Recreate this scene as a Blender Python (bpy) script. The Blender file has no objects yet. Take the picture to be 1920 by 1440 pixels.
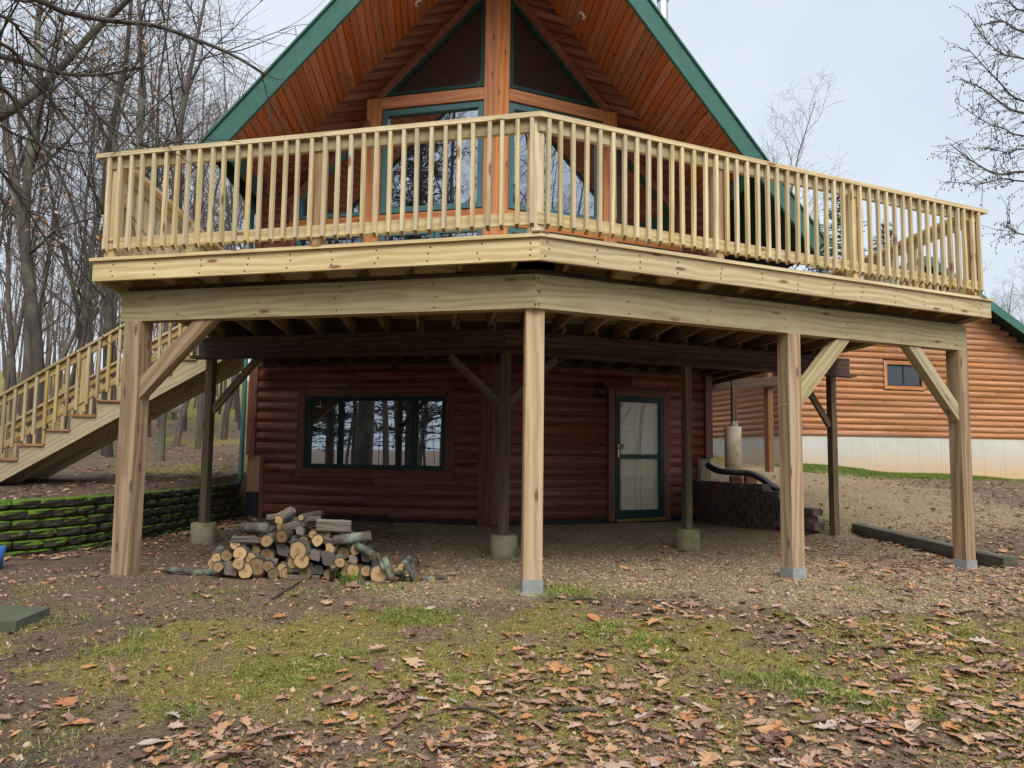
import bpy, math, random
import numpy as np
from mathutils import Vector, Matrix, noise as mnoise

# ------------------------------------------------------------------ camera, sky, sun, exposure
scene = bpy.context.scene
R = math.radians
EYE = 1.12
YAW, PITCH, ROLL, FPX = 5.401, 4.984, 0.710, 1400.0     # house axis = +Y, camera at origin
cy, sy = math.cos(R(YAW)), math.sin(R(YAW))
cp, sp = math.cos(R(PITCH)), math.sin(R(PITCH))
cr, sr = math.cos(R(ROLL)), math.sin(R(ROLL))
right0 = Vector((cy, -sy, 0)); fwd = Vector((sy*cp, cy*cp, sp)); up0 = Vector((-sy*sp, -cy*sp, cp))
cright = right0*cr + up0*sr; cup = up0*cr - right0*sr
cam_d = bpy.data.cameras.new('camera'); cam = bpy.data.objects.new('camera', cam_d)
scene.collection.objects.link(cam)
cam.matrix_world = Matrix(((cright.x, cup.x, -fwd.x, 0), (cright.y, cup.y, -fwd.y, 0), (cright.z, cup.z, -fwd.z, EYE), (0, 0, 0, 1)))
cam_d.sensor_width = 36; cam_d.lens = 36*FPX/1920; cam_d.clip_end = 1500; cam_d.clip_start = .05
scene.camera = cam

SUN_EL, SUN_AZ = 48, 178          # overcast: very soft sun from behind the camera
w = bpy.data.worlds.new('World'); scene.world = w; w.use_nodes = True
nt = w.node_tree; nt.nodes.clear()
def N(tree, typ, **k):
    n = tree.nodes.new(typ)
    for a, b in k.items(): setattr(n, a, b)
    return n
out = N(nt, 'ShaderNodeOutputWorld'); bg = N(nt, 'ShaderNodeBackground')
sky = N(nt, 'ShaderNodeTexSky', sky_type='NISHITA', sun_disc=False, sun_elevation=R(SUN_EL), sun_rotation=R(SUN_AZ), air_density=1.0, dust_density=4.0, ozone_density=1.0)
skm = N(nt, 'ShaderNodeMix', data_type='RGBA', blend_type='MULTIPLY'); skm.inputs[0].default_value = 1
skm.inputs[7].default_value = (.058, .058, .058, 1)
nt.links.new(sky.outputs[0], skm.inputs[6])
tc = N(nt, 'ShaderNodeTexCoord'); cn = N(nt, 'ShaderNodeTexNoise'); cn.inputs['Scale'].default_value = 2.3; cn.inputs['Detail'].default_value = 5
nt.links.new(tc.outputs['Generated'], cn.inputs['Vector'])
cramp = N(nt, 'ShaderNodeValToRGB'); cramp.color_ramp.elements[0].position = .3; cramp.color_ramp.elements[1].position = .75
cramp.color_ramp.elements[0].color = (.252, .285, .331, 1); cramp.color_ramp.elements[1].color = (.335, .36, .398, 1)
nt.links.new(cn.outputs['Fac'], cramp.inputs[0])
mx = N(nt, 'ShaderNodeMix', data_type='RGBA'); mx.inputs[0].default_value = .92
nt.links.new(skm.outputs[2], mx.inputs[6]); nt.links.new(cramp.outputs[0], mx.inputs[7])
nt.links.new(mx.outputs[2], bg.inputs[0]); bg.inputs[1].default_value = 1.0
nt.links.new(bg.outputs[0], out.inputs[0])
sl = bpy.data.lights.new('sun', 'SUN'); sl.energy = 1.5; sl.angle = R(46); sl.color = (1, .965, .91)
so = bpy.data.objects.new('sun', sl); scene.collection.objects.link(so)
az = R(SUN_AZ); el = R(SUN_EL)
sdir = Vector((math.sin(az)*math.cos(el), math.cos(az)*math.cos(el), math.sin(el)))
so.rotation_euler = (-sdir).to_track_quat('-Z', 'Y').to_euler(); so.location = (0, -10, 25)
vs = scene.view_settings
vs.view_transform = 'Standard'; vs.look = 'None'; vs.gamma = 1; vs.exposure = 1.44

# ------------------------------------------------------------------ helpers
rnd = random.Random(7)
COL = scene.collection
WM = {}
def ray(px, py):
    du, dw = px-960, py-720
    a = cr*du+sr*dw; b = -sr*du+cr*dw
    d = right0*(a/FPX) + fwd - up0*(b/FPX)
    return d
def on_v(px, py, v):
    d = ray(px, py); t = v/d.y; return Vector((d.x*t, v, EYE+d.z*t))
def on_z(px, py, z):
    d = ray(px, py); t = (z-EYE)/d.z; return Vector((d.x*t, d.y*t, z))
def link(o, parent=None, M=None):
    COL.objects.link(o); M = M or Matrix.Identity(4)
    if parent is not None:
        o.parent = parent; o.matrix_parent_inverse = WM[parent].inverted()
    o.matrix_basis = M; WM[o] = M
    return o
def tag(o, label=None, cat=None, group=None, kind=None):
    if label: o['label'] = label
    if cat: o['category'] = cat
    if group: o['group'] = group
    if kind: o['kind'] = kind
    return o
def thing(name, loc, label, cat, group=None):
    o = bpy.data.objects.new(name, None); o.empty_display_size = .2
    link(o, None, Matrix.Translation(loc)); return tag(o, label, cat, group)
def inst(name, mesh, parent=None, M=None):
    return link(bpy.data.objects.new(name, mesh), parent, M)

class MB:
    def __init__(s): s.v = []; s.f = []; s.uv = []; s.m = []; s.sm = []
    def face(s, idx, uv=None, mat=0, smooth=False):
        s.f.append(idx); s.uv.append(uv or [(0, 0)]*len(idx)); s.m.append(mat); s.sm.append(smooth)
    def board(s, p0, p1, wd, ht, up=(0, 0, 1), ch=.004, mat=0, endmat=None, cut0=0, cut1=0):
        """box from p0 to p1, wd across, ht along up; chamfered long edges; cut = shear of the ends along up"""
        p0 = Vector(p0); p1 = Vector(p1); t = (p1-p0); L = t.length; t.normalize()
        sd = t.cross(Vector(up)).normalized(); u2 = sd.cross(t).normalized()
        a, b = wd/2, ht/2; c = min(ch, a*.6, b*.6)
        pr = [(-a+c, -b), (a-c, -b), (a, -b+c), (a, b-c), (a-c, b), (-a+c, b), (-a, b-c), (-a, -b+c)]
        n0 = len(s.v); ou, ov = rnd.random()*50, rnd.random()*50
        for (e, P, cut) in ((0, p0, cut0), (1, p1, cut1)):
            for (x, y) in pr: s.v.append(P+sd*x+u2*y+t*(cut*y/b if cut else 0))
        per = [0]
        for i in range(8):
            q, r = pr[i], pr[(i+1) % 8]; per.append(per[-1]+math.hypot(q[0]-r[0], q[1]-r[1]))
        for i in range(8):
            j = (i+1) % 8
            s.face([n0+i, n0+j, n0+8+j, n0+8+i], [(ou, ov+per[i]), (ou, ov+per[i+1]), (ou+L, ov+per[i+1]), (ou+L, ov+per[i])], mat)
        em = mat if endmat is None else endmat
        s.face([n0+i for i in range(7, -1, -1)], [(ou+pr[i][0]*.1, ov+pr[i][1]) for i in range(7, -1, -1)], em)
        s.face([n0+8+i for i in range(8)], [(ou+pr[i][0]*.1, ov+pr[i][1]) for i in range(8)], em)
        return s
    def prism(s, poly, d, mat=0):
        """poly: list of 3D points (planar), extruded by vector d"""
        d = Vector(d); n = len(poly); n0 = len(s.v)
        P = [Vector(p) for p in poly]; s.v += P + [p+d for p in P]
        ou, ov = rnd.random()*50, rnd.random()*50
        e0 = max(((P[(i+1) % n]-P[i]) for i in range(n)), key=lambda x: x.length).normalized()
        nn = (P[1]-P[0]).cross(P[2]-P[0]).normalized(); e1 = nn.cross(e0)
        q = [(ou+(p-P[0]).dot(e0), ov+(p-P[0]).dot(e1)) for p in P]
        flip = nn.dot(d) > 0; longest = max((P[(i+1) % n]-P[i]).length for i in range(n))
        A = list(range(n)); 
        s.face([n0+i for i in (A[::-1] if flip else A)], [q[i] for i in (A[::-1] if flip else A)], mat)
        s.face([n0+n+i for i in (A if flip else A[::-1])], [q[i] for i in (A if flip else A[::-1])], mat)
        for i in range(n):
            j = (i+1) % n; L = (P[j]-P[i]).length; D = d.length
            ff = [n0+i, n0+j, n0+n+j, n0+n+i]; uu = [(ou, ov), (ou+L, ov), (ou+L, ov+D), (ou, ov+D)]
            if D > longest: uu = [(b_, a_) for a_, b_ in uu]
            if not flip: ff = ff[::-1]; uu = uu[::-1]
            s.face(ff, uu, mat)
        return s
    def box(s, lo, hi, mat=0):
        x0, y0, z0 = lo; x1, y1, z1 = hi
        return s.prism([(x0, y0, z0), (x1, y0, z0), (x1, y1, z0), (x0, y1, z0)], (0, 0, z1-z0), mat)
    def tube(s, pts, rad, n=8, mat=0, capmat=None, cap=True, smooth=True, squash=None):
        pts = [Vector(p) for p in pts]; k = len(pts); n0 = len(s.v)
        ref = None; ou, ov = rnd.random()*50, rnd.random()*50; L = 0
        for i, p in enumerate(pts):
            t = (pts[min(i+1, k-1)]-pts[max(i-1, 0)]).normalized()
            if ref is None:
                ref = t.orthogonal().normalized()
            ref = (ref-t*ref.dot(t)).normalized(); b = t.cross(ref)
            r = rad[i] if isinstance(rad, (list, tuple)) else rad
            for j in range(n):
                a = 2*math.pi*j/n; s.v.append(p+(ref*math.cos(a)+b*math.sin(a))*r*(squash[j % len(squash)] if squash else 1))
        for i in range(k-1):
            dl = (pts[i+1]-pts[i]).length
            for j in range(n):
                jj = (j+1) % n; r = rad[i] if isinstance(rad, (list, tuple)) else rad
                w0, w1 = ov+2*math.pi*r*j/n, ov+2*math.pi*r*(j+1)/n
                s.face([n0+i*n+j, n0+i*n+jj, n0+(i+1)*n+jj, n0+(i+1)*n+j], [(ou+L, w0), (ou+L, w1), (ou+L+dl, w1), (ou+L+dl, w0)], mat, smooth)
            L += dl
        if cap:
            cm = mat if capmat is None else capmat
            cuv = [(.5+.5*math.cos(2*math.pi*j/n), .5+.5*math.sin(2*math.pi*j/n)) for j in range(n)]
            s.face([n0+j for j in range(n-1, -1, -1)], [cuv[j] for j in range(n-1, -1, -1)], cm)
            s.face([n0+(k-1)*n+j for j in range(n)], [cuv[j] for j in range(n)], cm)
        return s
    def mesh(s, name, mats):
        me = bpy.data.meshes.new(name); me.from_pydata([tuple(v) for v in s.v], [], s.f)
        ul = me.uv_layers.new(name='grain')
        flat = np.array([c for f in s.uv for uv in f for c in uv], dtype=np.float32)
        ul.data.foreach_set('uv', flat)
        for m in (mats if isinstance(mats, (list, tuple)) else [mats]): me.materials.append(m)
        me.polygons.foreach_set('material_index', np.array(s.m, dtype=np.int32))
        me.polygons.foreach_set('use_smooth', np.array(s.sm, dtype=bool))
        me.update(); return me
    def build(s, name, mats, parent=None, M=None):
        return inst(name, s.mesh(name, mats), parent, M)

# ------------------------------------------------------------------ materials
def newmat(name):
    m = bpy.data.materials.new(name); m.use_nodes = True; t = m.node_tree; t.nodes.clear()
    o = N(t, 'ShaderNodeOutputMaterial'); b = N(t, 'ShaderNodeBsdfPrincipled'); t.links.new(b.outputs[0], o.inputs[0])
    return m, t, b, o
def mixc(t, fac, a, b, bt='MIX'):
    n = N(t, 'ShaderNodeMix', data_type='RGBA', blend_type=bt)
    for sock, val in ((n.inputs[0], fac), (n.inputs[6], a), (n.inputs[7], b)):
        if isinstance(val, bpy.types.NodeSocket): t.links.new(val, sock)
        elif isinstance(val, (int, float)): sock.default_value = val
        else: sock.default_value = (*val, 1)
    return n.outputs[2]
def ramp(t, src, p0, p1, c0=(0, 0, 0), c1=(1, 1, 1)):
    n = N(t, 'ShaderNodeValToRGB'); e = n.color_ramp.elements
    e[0].position = p0; e[1].position = p1; e[0].color = (*c0, 1); e[1].color = (*c1, 1)
    t.links.new(src, n.inputs[0]); return n.outputs[0]
def nz(t, vec, scale, detail=4, rough=.55, dist=0):
    n = N(t, 'ShaderNodeTexNoise'); n.inputs['Scale'].default_value = scale; n.inputs['Detail'].default_value = detail
    n.inputs['Roughness'].default_value = rough; n.inputs['Distortion'].default_value = dist
    if vec is not None: t.links.new(vec, n.inputs['Vector'])
    return n.outputs['Fac']
def mapping(t, vec, scale):
    n = N(t, 'ShaderNodeMapping'); n.inputs['Scale'].default_value = scale; t.links.new(vec, n.inputs['Vector']); return n.outputs[0]
def bump(t, b, h, strength, dist=.01):
    n = N(t, 'ShaderNodeBump'); n.inputs['Strength'].default_value = strength; n.inputs['Distance'].default_value = dist
    t.links.new(h, n.inputs['Height']); t.links.new(n.outputs[0], b.inputs['Normal'])
def wood(name, light, dark, knot=(.10, .05, .025), var=.22, rough=.72, gs=1.0, knots=1.0, dirt=None, satv=.1):
    m, t, b, o = newmat(name)
    uv = N(t, 'ShaderNodeUVMap', uv_map='grain'); oi = N(t, 'ShaderNodeObjectInfo')
    off = N(t, 'ShaderNodeVectorMath', operation='SCALE'); off.inputs[0].default_value = (41, 17, 5)
    t.links.new(oi.outputs['Random'], off.inputs['Scale'])
    ad = N(t, 'ShaderNodeVectorMath', operation='ADD'); t.links.new(uv.outputs[0], ad.inputs[0]); t.links.new(off.outputs[0], ad.inputs[1])
    V = ad.outputs[0]
    fine = nz(t, mapping(t, V, (2.2*gs, 70*gs, 1)), 1, 5, .6, .3)
    broad = nz(t, mapping(t, V, (.5*gs, 9*gs, 1)), 1, 3, .5, 1.2)
    wv = N(t, 'ShaderNodeTexWave', wave_type='BANDS', bands_direction='Y'); wv.inputs['Scale'].default_value = 4.5*gs
    wv.inputs['Distortion'].default_value = 11; wv.inputs['Detail'].default_value = 3; wv.inputs['Detail Scale'].default_value = 1.1
    t.links.new(mapping(t, V, (.16, 1, 1)), wv.inputs['Vector'])
    g = mixc(t, .5, fine, broad); g = mixc(t, .22, g, wv.outputs['Fac'])
    c = mixc(t, ramp(t, g, .36, .64), dark, light)
    ck = ramp(t, nz(t, mapping(t, V, (.9*gs, 60*gs, 1)), 1, 2, .5, .2), .69, .73); ckm = N(t, 'ShaderNodeMath', operation='MULTIPLY'); ckm.inputs[1].default_value = .6; t.links.new(ck, ckm.inputs[0])
    c = mixc(t, ckm.outputs[0], c, tuple(x*.45 for x in dark))
    vo = N(t, 'ShaderNodeTexVoronoi', voronoi_dimensions='2D'); vo.inputs['Scale'].default_value = 1; t.links.new(mapping(t, V, (1.6, 5.5, 1)), vo.inputs['Vector'])
    kf = ramp(t, vo.outputs['Distance'], .05, .11, (1, 1, 1), (0, 0, 0))
    sel = N(t, 'ShaderNodeSeparateColor'); t.links.new(vo.outputs['Color'], sel.inputs[0])
    pick = ramp(t, sel.outputs[0], .74-.25*knots, .75-.25*knots)
    km = N(t, 'ShaderNodeMath', operation='MULTIPLY'); t.links.new(kf, km.inputs[0]); t.links.new(pick, km.inputs[1])
    c = mixc(t, km.outputs[0], c, knot)
    # board to board variation
    hv = N(t, 'ShaderNodeHueSaturation'); mr = N(t, 'ShaderNodeMapRange'); mr.inputs['To Min'].default_value = 1-var; mr.inputs['To Max'].default_value = 1+var
    t.links.new(oi.outputs['Random'], mr.inputs[0]); t.links.new(mr.outputs[0], hv.inputs['Value']); t.links.new(c, hv.inputs['Color'])
    sat = N(t, 'ShaderNodeMapRange'); sat.inputs['To Min'].default_value = 1-satv*1.2; sat.inputs['To Max'].default_value = 1+satv
    fr = N(t, 'ShaderNodeMath', operation='FRACT'); ml = N(t, 'ShaderNodeMath', operation='MULTIPLY'); ml.inputs[1].default_value = 7.3
    t.links.new(oi.outputs['Random'], ml.inputs[0]); t.links.new(ml.outputs[0], fr.inputs[0]); t.links.new(fr.outputs[0], sat.inputs[0]); t.links.new(sat.outputs[0], hv.inputs['Saturation'])
    c = hv.outputs[0]
    if dirt:
        geo = N(t, 'ShaderNodeNewGeometry'); d = nz(t, geo.outputs['Position'], 1.7, 5, .65)
        c = mixc(t, ramp(t, d, .48, .72), c, dirt)
    t.links.new(c, b.inputs['Base Color']); b.inputs['Roughness'].default_value = rough
    b.inputs['Specular IOR Level'].default_value = .25
    bump(t, b, fine, .25, .003)
    return m
def mottled(name, c0, c1, scale=6, rough=.85, bs=.3, bd=.01, c2=None, p2=(.6, .75), s2=2.0, coord='Object', spec=.25):
    m, t, b, o = newmat(name)
    if coord == 'World': V = N(t, 'ShaderNodeNewGeometry').outputs['Position']
    else: V = N(t, 'ShaderNodeTexCoord').outputs[coord]
    f = nz(t, V, scale, 6, .6); c = mixc(t, ramp(t, f, .32, .68), c0, c1)
    if c2: c = mixc(t, ramp(t, nz(t, V, s2, 5, .6), p2[0], p2[1]), c, c2)
    t.links.new(c, b.inputs['Base Color']); b.inputs['Roughness'].default_value = rough; b.inputs['Specular IOR Level'].default_value = spec
    bump(t, b, f, bs, bd); return m
M = {}
M['pine'] = wood('new_pine', (.67, .56, .345), (.48, .375, .205), knot=(.26, .13, .07), var=.16, satv=.13)
M['pine_green'] = wood('treated_pine', (.47, .405, .235), (.31, .255, .14), knot=(.20, .10, .06), var=.12, dirt=(.40, .33, .20))
M['midpine'] = wood('centre_post_pine', (.60, .44, .27), (.44, .30, .165), knot=(.2, .1, .06), gs=.8)
M['post'] = wood('post_pine', (.43, .30, .17), (.25, .16, .085), knot=(.16, .08, .05), var=.14, gs=.8)
M['endgrain'] = wood('end_grain', (.22, .15, .07), (.14, .09, .04), var=.2, knots=-2)
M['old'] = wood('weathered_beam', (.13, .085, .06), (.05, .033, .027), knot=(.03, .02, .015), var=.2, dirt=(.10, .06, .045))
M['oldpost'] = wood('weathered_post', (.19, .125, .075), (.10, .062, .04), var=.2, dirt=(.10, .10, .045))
M['siding'] = wood('red_stained_log', (.275, .108, .070), (.165, .062, .044), knot=(.05, .022, .018), var=.2, rough=.55, gs=.6)
M['trim_red'] = wood('red_stained_board', (.24, .10, .066), (.15, .06, .042), knot=(.06, .025, .02), var=.12, rough=.6, gs=.7)
M['cedar'] = wood('orange_cedar', (.50, .225, .105), (.36, .145, .065), knot=(.14, .05, .025), var=.12, rough=.55, gs=.6)
M['soffit'] = wood('soffit_plank', (.58, .205, .085), (.46, .145, .058), knot=(.16, .05, .025), var=.13, rough=.6, gs=.7)
M['garage_log'] = wood('honey_log', (.48, .232, .112), (.36, .165, .076), knot=(.17, .07, .035), var=.09, satv=.05, rough=.55, gs=.5)
M['stairwood'] = wood('stair_pine', (.56, .45, .235), (.40, .305, .145), knot=(.25, .13, .06), var=.17, satv=.2)
M['tread'] = wood('stair_tread', (.46, .25, .12), (.34, .17, .08), var=.12)
M['green'] = mottled('green_paint', (.045, .125, .102), (.06, .155, .13), 9, .5, .12, .004, c2=(.10, .15, .085), p2=(.66, .8), s2=5, coord='World')
M['teal'] = mottled('teal_frame', (.055, .125, .135), (.07, .15, .16), 8, .4, .03, .002, coord='World')
M['darkframe'] = mottled('dark_green_frame', (.012, .04, .036), (.018, .055, .048), 8, .4, .03, .002, coord='World')
M['darksoffit'] = mottled('dark_green_soffit', (.010, .024, .020), (.018, .036, .03), 6, .6, .05, .003, coord='World')
M['shingle'] = mottled('shingle', (.018, .035, .030), (.06, .075, .065), 40, .9, .6, .01, coord='World')
M['concrete'] = mottled('concrete', (.26, .22, .15), (.37, .32, .23), 5, .9, .25, .006, c2=(.15, .16, .06), p2=(.4, .6), s2=2.6, coord='World')
M['tubeconcrete'] = mottled('clean_concrete', (.46, .40, .31), (.58, .52, .42), 4, .9, .2, .005, c2=(.36, .27, .17), p2=(.55, .7), s2=1.5, coord='World')
M['galv'] = mottled('galvanised_steel', (.24, .25, .255), (.34, .355, .36), 25, .45, .05, .002, coord='World'); 
M['steel'] = mottled('flue_steel', (.50, .52, .55), (.6, .62, .65), 12, .3, .02, .002, coord='World')
M['steel'].node_tree.nodes['Principled BSDF'].inputs['Metallic'].default_value = .8
M['blackplastic'] = mottled('black_plastic', (.010, .010, .011), (.022, .022, .024), 10, .38, .05, .003, spec=.5)
M['blackmetal'] = mottled('black_metal', (.012, .012, .013), (.02, .02, .022), 10, .4, .05, .003)
M['brass'] = mottled('brass', (.50, .34, .10), (.6, .42, .14), 10, .3, .02, .001); M['brass'].node_tree.nodes['Principled BSDF'].inputs['Metallic'].default_value = .9
M['whitedoor'] = mottled('cream_door', (.78, .71, .53), (.84, .77, .60), 3, .5, .04, .002)
M['whitepaint'] = mottled('white_paint', (.74, .75, .75), (.8, .8, .8), 6, .45, .04, .002)
M['osb'] = mottled('tan_panel', (.36, .20, .11), (.46, .28, .16), 9, .8, .15, .004, c2=(.22, .12, .07), coord='World')
M['tar'] = mottled('foundation_tar', (.02, .022, .024), (.045, .046, .045), 7, .8, .2, .005, coord='World')
M['cutend'] = None
M['mossblock'] = mottled('mossy_block', (.055, .055, .030), (.12, .11, .07), 9, .95, .8, .03, c2=(.085, .17, .018), p2=(.5, .66), s2=3.6, coord='World')
def moss_mat():
    m, t, b, o = newmat('mossy_block'); P = N(t, 'ShaderNodeNewGeometry'); V = P.outputs['Position']
    f = nz(t, V, 9, 6, .65); c = mixc(t, ramp(t, f, .32, .68), (.030, .030, .021), (.085, .077, .055))
    sx = N(t, 'ShaderNodeSeparateXYZ'); t.links.new(V, sx.inputs[0]); sn = N(t, 'ShaderNodeSeparateXYZ'); t.links.new(P.outputs['Normal'], sn.inputs[0])
    mr = N(t, 'ShaderNodeMapRange'); mr.inputs['From Min'].default_value = -3.5; mr.inputs['From Max'].default_value = -4.3; t.links.new(sx.outputs[0], mr.inputs[0])   # moss thrives on the open, damp end
    k = N(t, 'ShaderNodeMath', operation='MULTIPLY_ADD'); k.inputs[1].default_value = .35; t.links.new(sn.outputs[2], k.inputs[0]); t.links.new(nz(t, V, 7, 6, .7), k.inputs[2])
    g = mixc(t, nz(t, V, 45, 3), (.05, .11, .010), (.16, .27, .03))
    mk = N(t, 'ShaderNodeMath', operation='MULTIPLY_ADD'); mk.inputs[1].default_value = .22; t.links.new(mr.outputs[0], mk.inputs[0]); t.links.new(k.outputs[0], mk.inputs[2])
    c = mixc(t, ramp(t, mk.outputs[0], .76, .88), c, g)
    t.links.new(c, b.inputs['Base Color']); b.inputs['Roughness'].default_value = .95; b.inputs['Specular IOR Level'].default_value = .15; bump(t, b, f, 1.0, .04); return m
M['mossblock'] = moss_mat()
M['darkblock'] = mottled('charcoal_block', (.10, .08, .072), (.19, .15, .13), 9, .95, .9, .03, c2=(.23, .11, .08), p2=(.52, .66), s2=1.6, coord='World')
M['redbrick'] = mottled('red_brick', (.22, .075, .045), (.32, .12, .075), 12, .9, .5, .01)
M['slab'] = mottled('green_slab', (.075, .085, .055), (.125, .135, .09), 8, .9, .4, .01, c2=(.08, .11, .04), coord='World')
M['blue'] = mottled('blue_plastic', (.05, .16, .48), (.06, .19, .55), 5, .4, .03, .002)
def foundation_mat():
    m, t, b, o = newmat('poured_foundation')
    P = N(t, 'ShaderNodeNewGeometry').outputs['Position']
    f = nz(t, P, 1.4, 6, .6); c = mixc(t, ramp(t, f, .3, .7), (.46, .44, .39), (.58, .56, .52))
    sx = N(t, 'ShaderNodeSeparateXYZ'); t.links.new(P, sx.inputs[0])
    ad = N(t, 'ShaderNodeMath', operation='MULTIPLY_ADD'); ad.inputs[1].default_value = .9; t.links.new(f, ad.inputs[0])
    mul = N(t, 'ShaderNodeMath', operation='MULTIPLY'); mul.inputs[1].default_value = -1; t.links.new(sx.outputs[2], mul.inputs[0]); t.links.new(mul.outputs[0], ad.inputs[2])
    mrr = N(t, 'ShaderNodeMapRange'); mrr.inputs['From Min'].default_value = -.85; mrr.inputs['From Max'].default_value = -.05; t.links.new(ad.outputs[0], mrr.inputs[0])
    c = mixc(t, mrr.outputs[0], c, (.56, .38, .22))     # splashed clay along the foot
    t.links.new(c, b.inputs['Base Color']); b.inputs['Roughness'].default_value = .9; bump(t, b, f, .2, .01); return m
M['foundation'] = foundation_mat()
def glass_mat(name, refl, tint, transp=0.0):
    m, t, b, o = newmat(name); b.inputs['Base Color'].default_value = (*tint, 1); b.inputs['Roughness'].default_value = .15
    g = N(t, 'ShaderNodeBsdfGlossy'); g.inputs['Roughness'].default_value = .004; g.inputs['Color'].default_value = (.86, .92, 1, 1)
    base = b.outputs[0]
    if transp:
        tr = N(t, 'ShaderNodeBsdfTransparent'); tr.inputs[0].default_value = (.97, .97, .96, 1); base = tr.outputs[0]
    lw = N(t, 'ShaderNodeLayerWeight'); lw.inputs['Blend'].default_value = .12
    mr = N(t, 'ShaderNodeMapRange'); mr.inputs['To Min'].default_value = refl; mr.inputs['To Max'].default_value = 1
    t.links.new(lw.outputs['Fresnel'], mr.inputs[0])
    mix = N(t, 'ShaderNodeMixShader'); t.links.new(mr.outputs[0], mix.inputs[0]); t.links.new(base, mix.inputs[1]); t.links.new(g.outputs[0], mix.inputs[2])
    t.links.new(mix.outputs[0], o.inputs[0]); return m
M['glass'] = glass_mat('coated_glass', .50, (.012, .011, .012))
M['glass_low'] = glass_mat('window_glass', .42, (.010, .012, .014))
M['glass_dim'] = glass_mat('gable_glass', .05, (.016, .013, .012))
M['glass_door'] = glass_mat('storm_glass', .02, (.1, .1, .1), transp=1)
def bark_mat(name, c0, c1, lichen=(.26, .30, .22), lp=(.55, .7), sc=1.0):
    m, t, b, o = newmat(name); V = N(t, 'ShaderNodeTexCoord').outputs['Object']; oi = N(t, 'ShaderNodeObjectInfo')
    f = nz(t, mapping(t, V, (9*sc, 9*sc, 2*sc)), 1, 6, .65, .5); g = nz(t, V, 1.3*sc, 4)
    c = mixc(t, ramp(t, f, .3, .7), c0, c1); c = mixc(t, ramp(t, g, lp[0], lp[1]), c, lichen)
    hv = N(t, 'ShaderNodeHueSaturation'); mr = N(t, 'ShaderNodeMapRange'); mr.inputs['To Min'].default_value = .75; mr.inputs['To Max'].default_value = 1.3
    t.links.new(oi.outputs['Random'], mr.inputs[0]); t.links.new(mr.outputs[0], hv.inputs['Value']); t.links.new(c, hv.inputs['Color'])
    t.links.new(hv.outputs[0], b.inputs['Base Color']); b.inputs['Roughness'].default_value = .95; b.inputs['Specular IOR Level'].default_value = .1
    bump(t, b, f, .8, .03); return m
M['bark'] = bark_mat('grey_bark', (.075, .06, .05), (.165, .138, .117), (.18, .19, .14))
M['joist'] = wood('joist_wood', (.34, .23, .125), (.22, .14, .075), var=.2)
M['brownpost'] = wood('brown_post', (.26, .14, .08), (.16, .082, .047), var=.1)
M['bark_dark'] = bark_mat('dark_bark', (.050, .042, .037), (.115, .098, .084), (.16, .17, .115))
M['twig'] = bark_mat('twig_bark', (.12, .092, .078), (.20, .16, .14), (.20, .175, .155))
M['logbark'] = bark_mat('firewood_bark', (.045, .038, .034), (.14, .12, .105), (.20, .24, .18), (.5, .66), 4)
def cut_mat():
    m, t, b, o = newmat('sawn_end'); uv = N(t, 'ShaderNodeUVMap', uv_map='grain'); oi = N(t, 'ShaderNodeObjectInfo')
    s_ = N(t, 'ShaderNodeVectorMath', operation='SUBTRACT'); s_.inputs[1].default_value = (.47, .53, 0); t.links.new(uv.outputs[0], s_.inputs[0])
    L = N(t, 'ShaderNodeVectorMath', operation='LENGTH'); t.links.new(s_.outputs[0], L.inputs[0])
    ns = nz(t, uv.outputs[0], 5, 4); ad = N(t, 'ShaderNodeMath', operation='MULTIPLY_ADD'); ad.inputs[1].default_value = .12; t.links.new(ns, ad.inputs[0]); t.links.new(L.outputs['Value'], ad.inputs[2])
    si = N(t, 'ShaderNodeMath', operation='SINE'); m2 = N(t, 'ShaderNodeMath', operation='MULTIPLY'); m2.inputs[1].default_value = 70; t.links.new(ad.outputs[0], m2.inputs[0]); t.links.new(m2.outputs[0], si.inputs[0])
    c = mixc(t, ramp(t, si.outputs[0], .1, .9), (.50, .33, .15), (.60, .43, .22))
    c = mixc(t, ramp(t, ad.outputs[0], .08, .26), (.40, .19, .07), c)
    c = mixc(t, ramp(t, ad.outputs[0], .49, .53), c, (.10, .065, .04))
    hv = N(t, 'ShaderNodeHueSaturation'); mr = N(t, 'ShaderNodeMapRange'); mr.inputs['To Min'].default_value = .3; mr.inputs['To Max'].default_value = 1.0
    t.links.new(oi.outputs['Random'], mr.inputs[0]); t.links.new(mr.outputs[0], hv.inputs['Value']); t.links.new(c, hv.inputs['Color'])
    t.links.new(hv.outputs[0], b.inputs['Base Color']); b.inputs['Roughness'].default_value = .85; return m
M['cutend'] = cut_mat()
M['splitwood'] = wood('split_wood', (.24, .20, .165), (.11, .09, .078), var=.3, knots=-2, gs=1.5)
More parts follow.
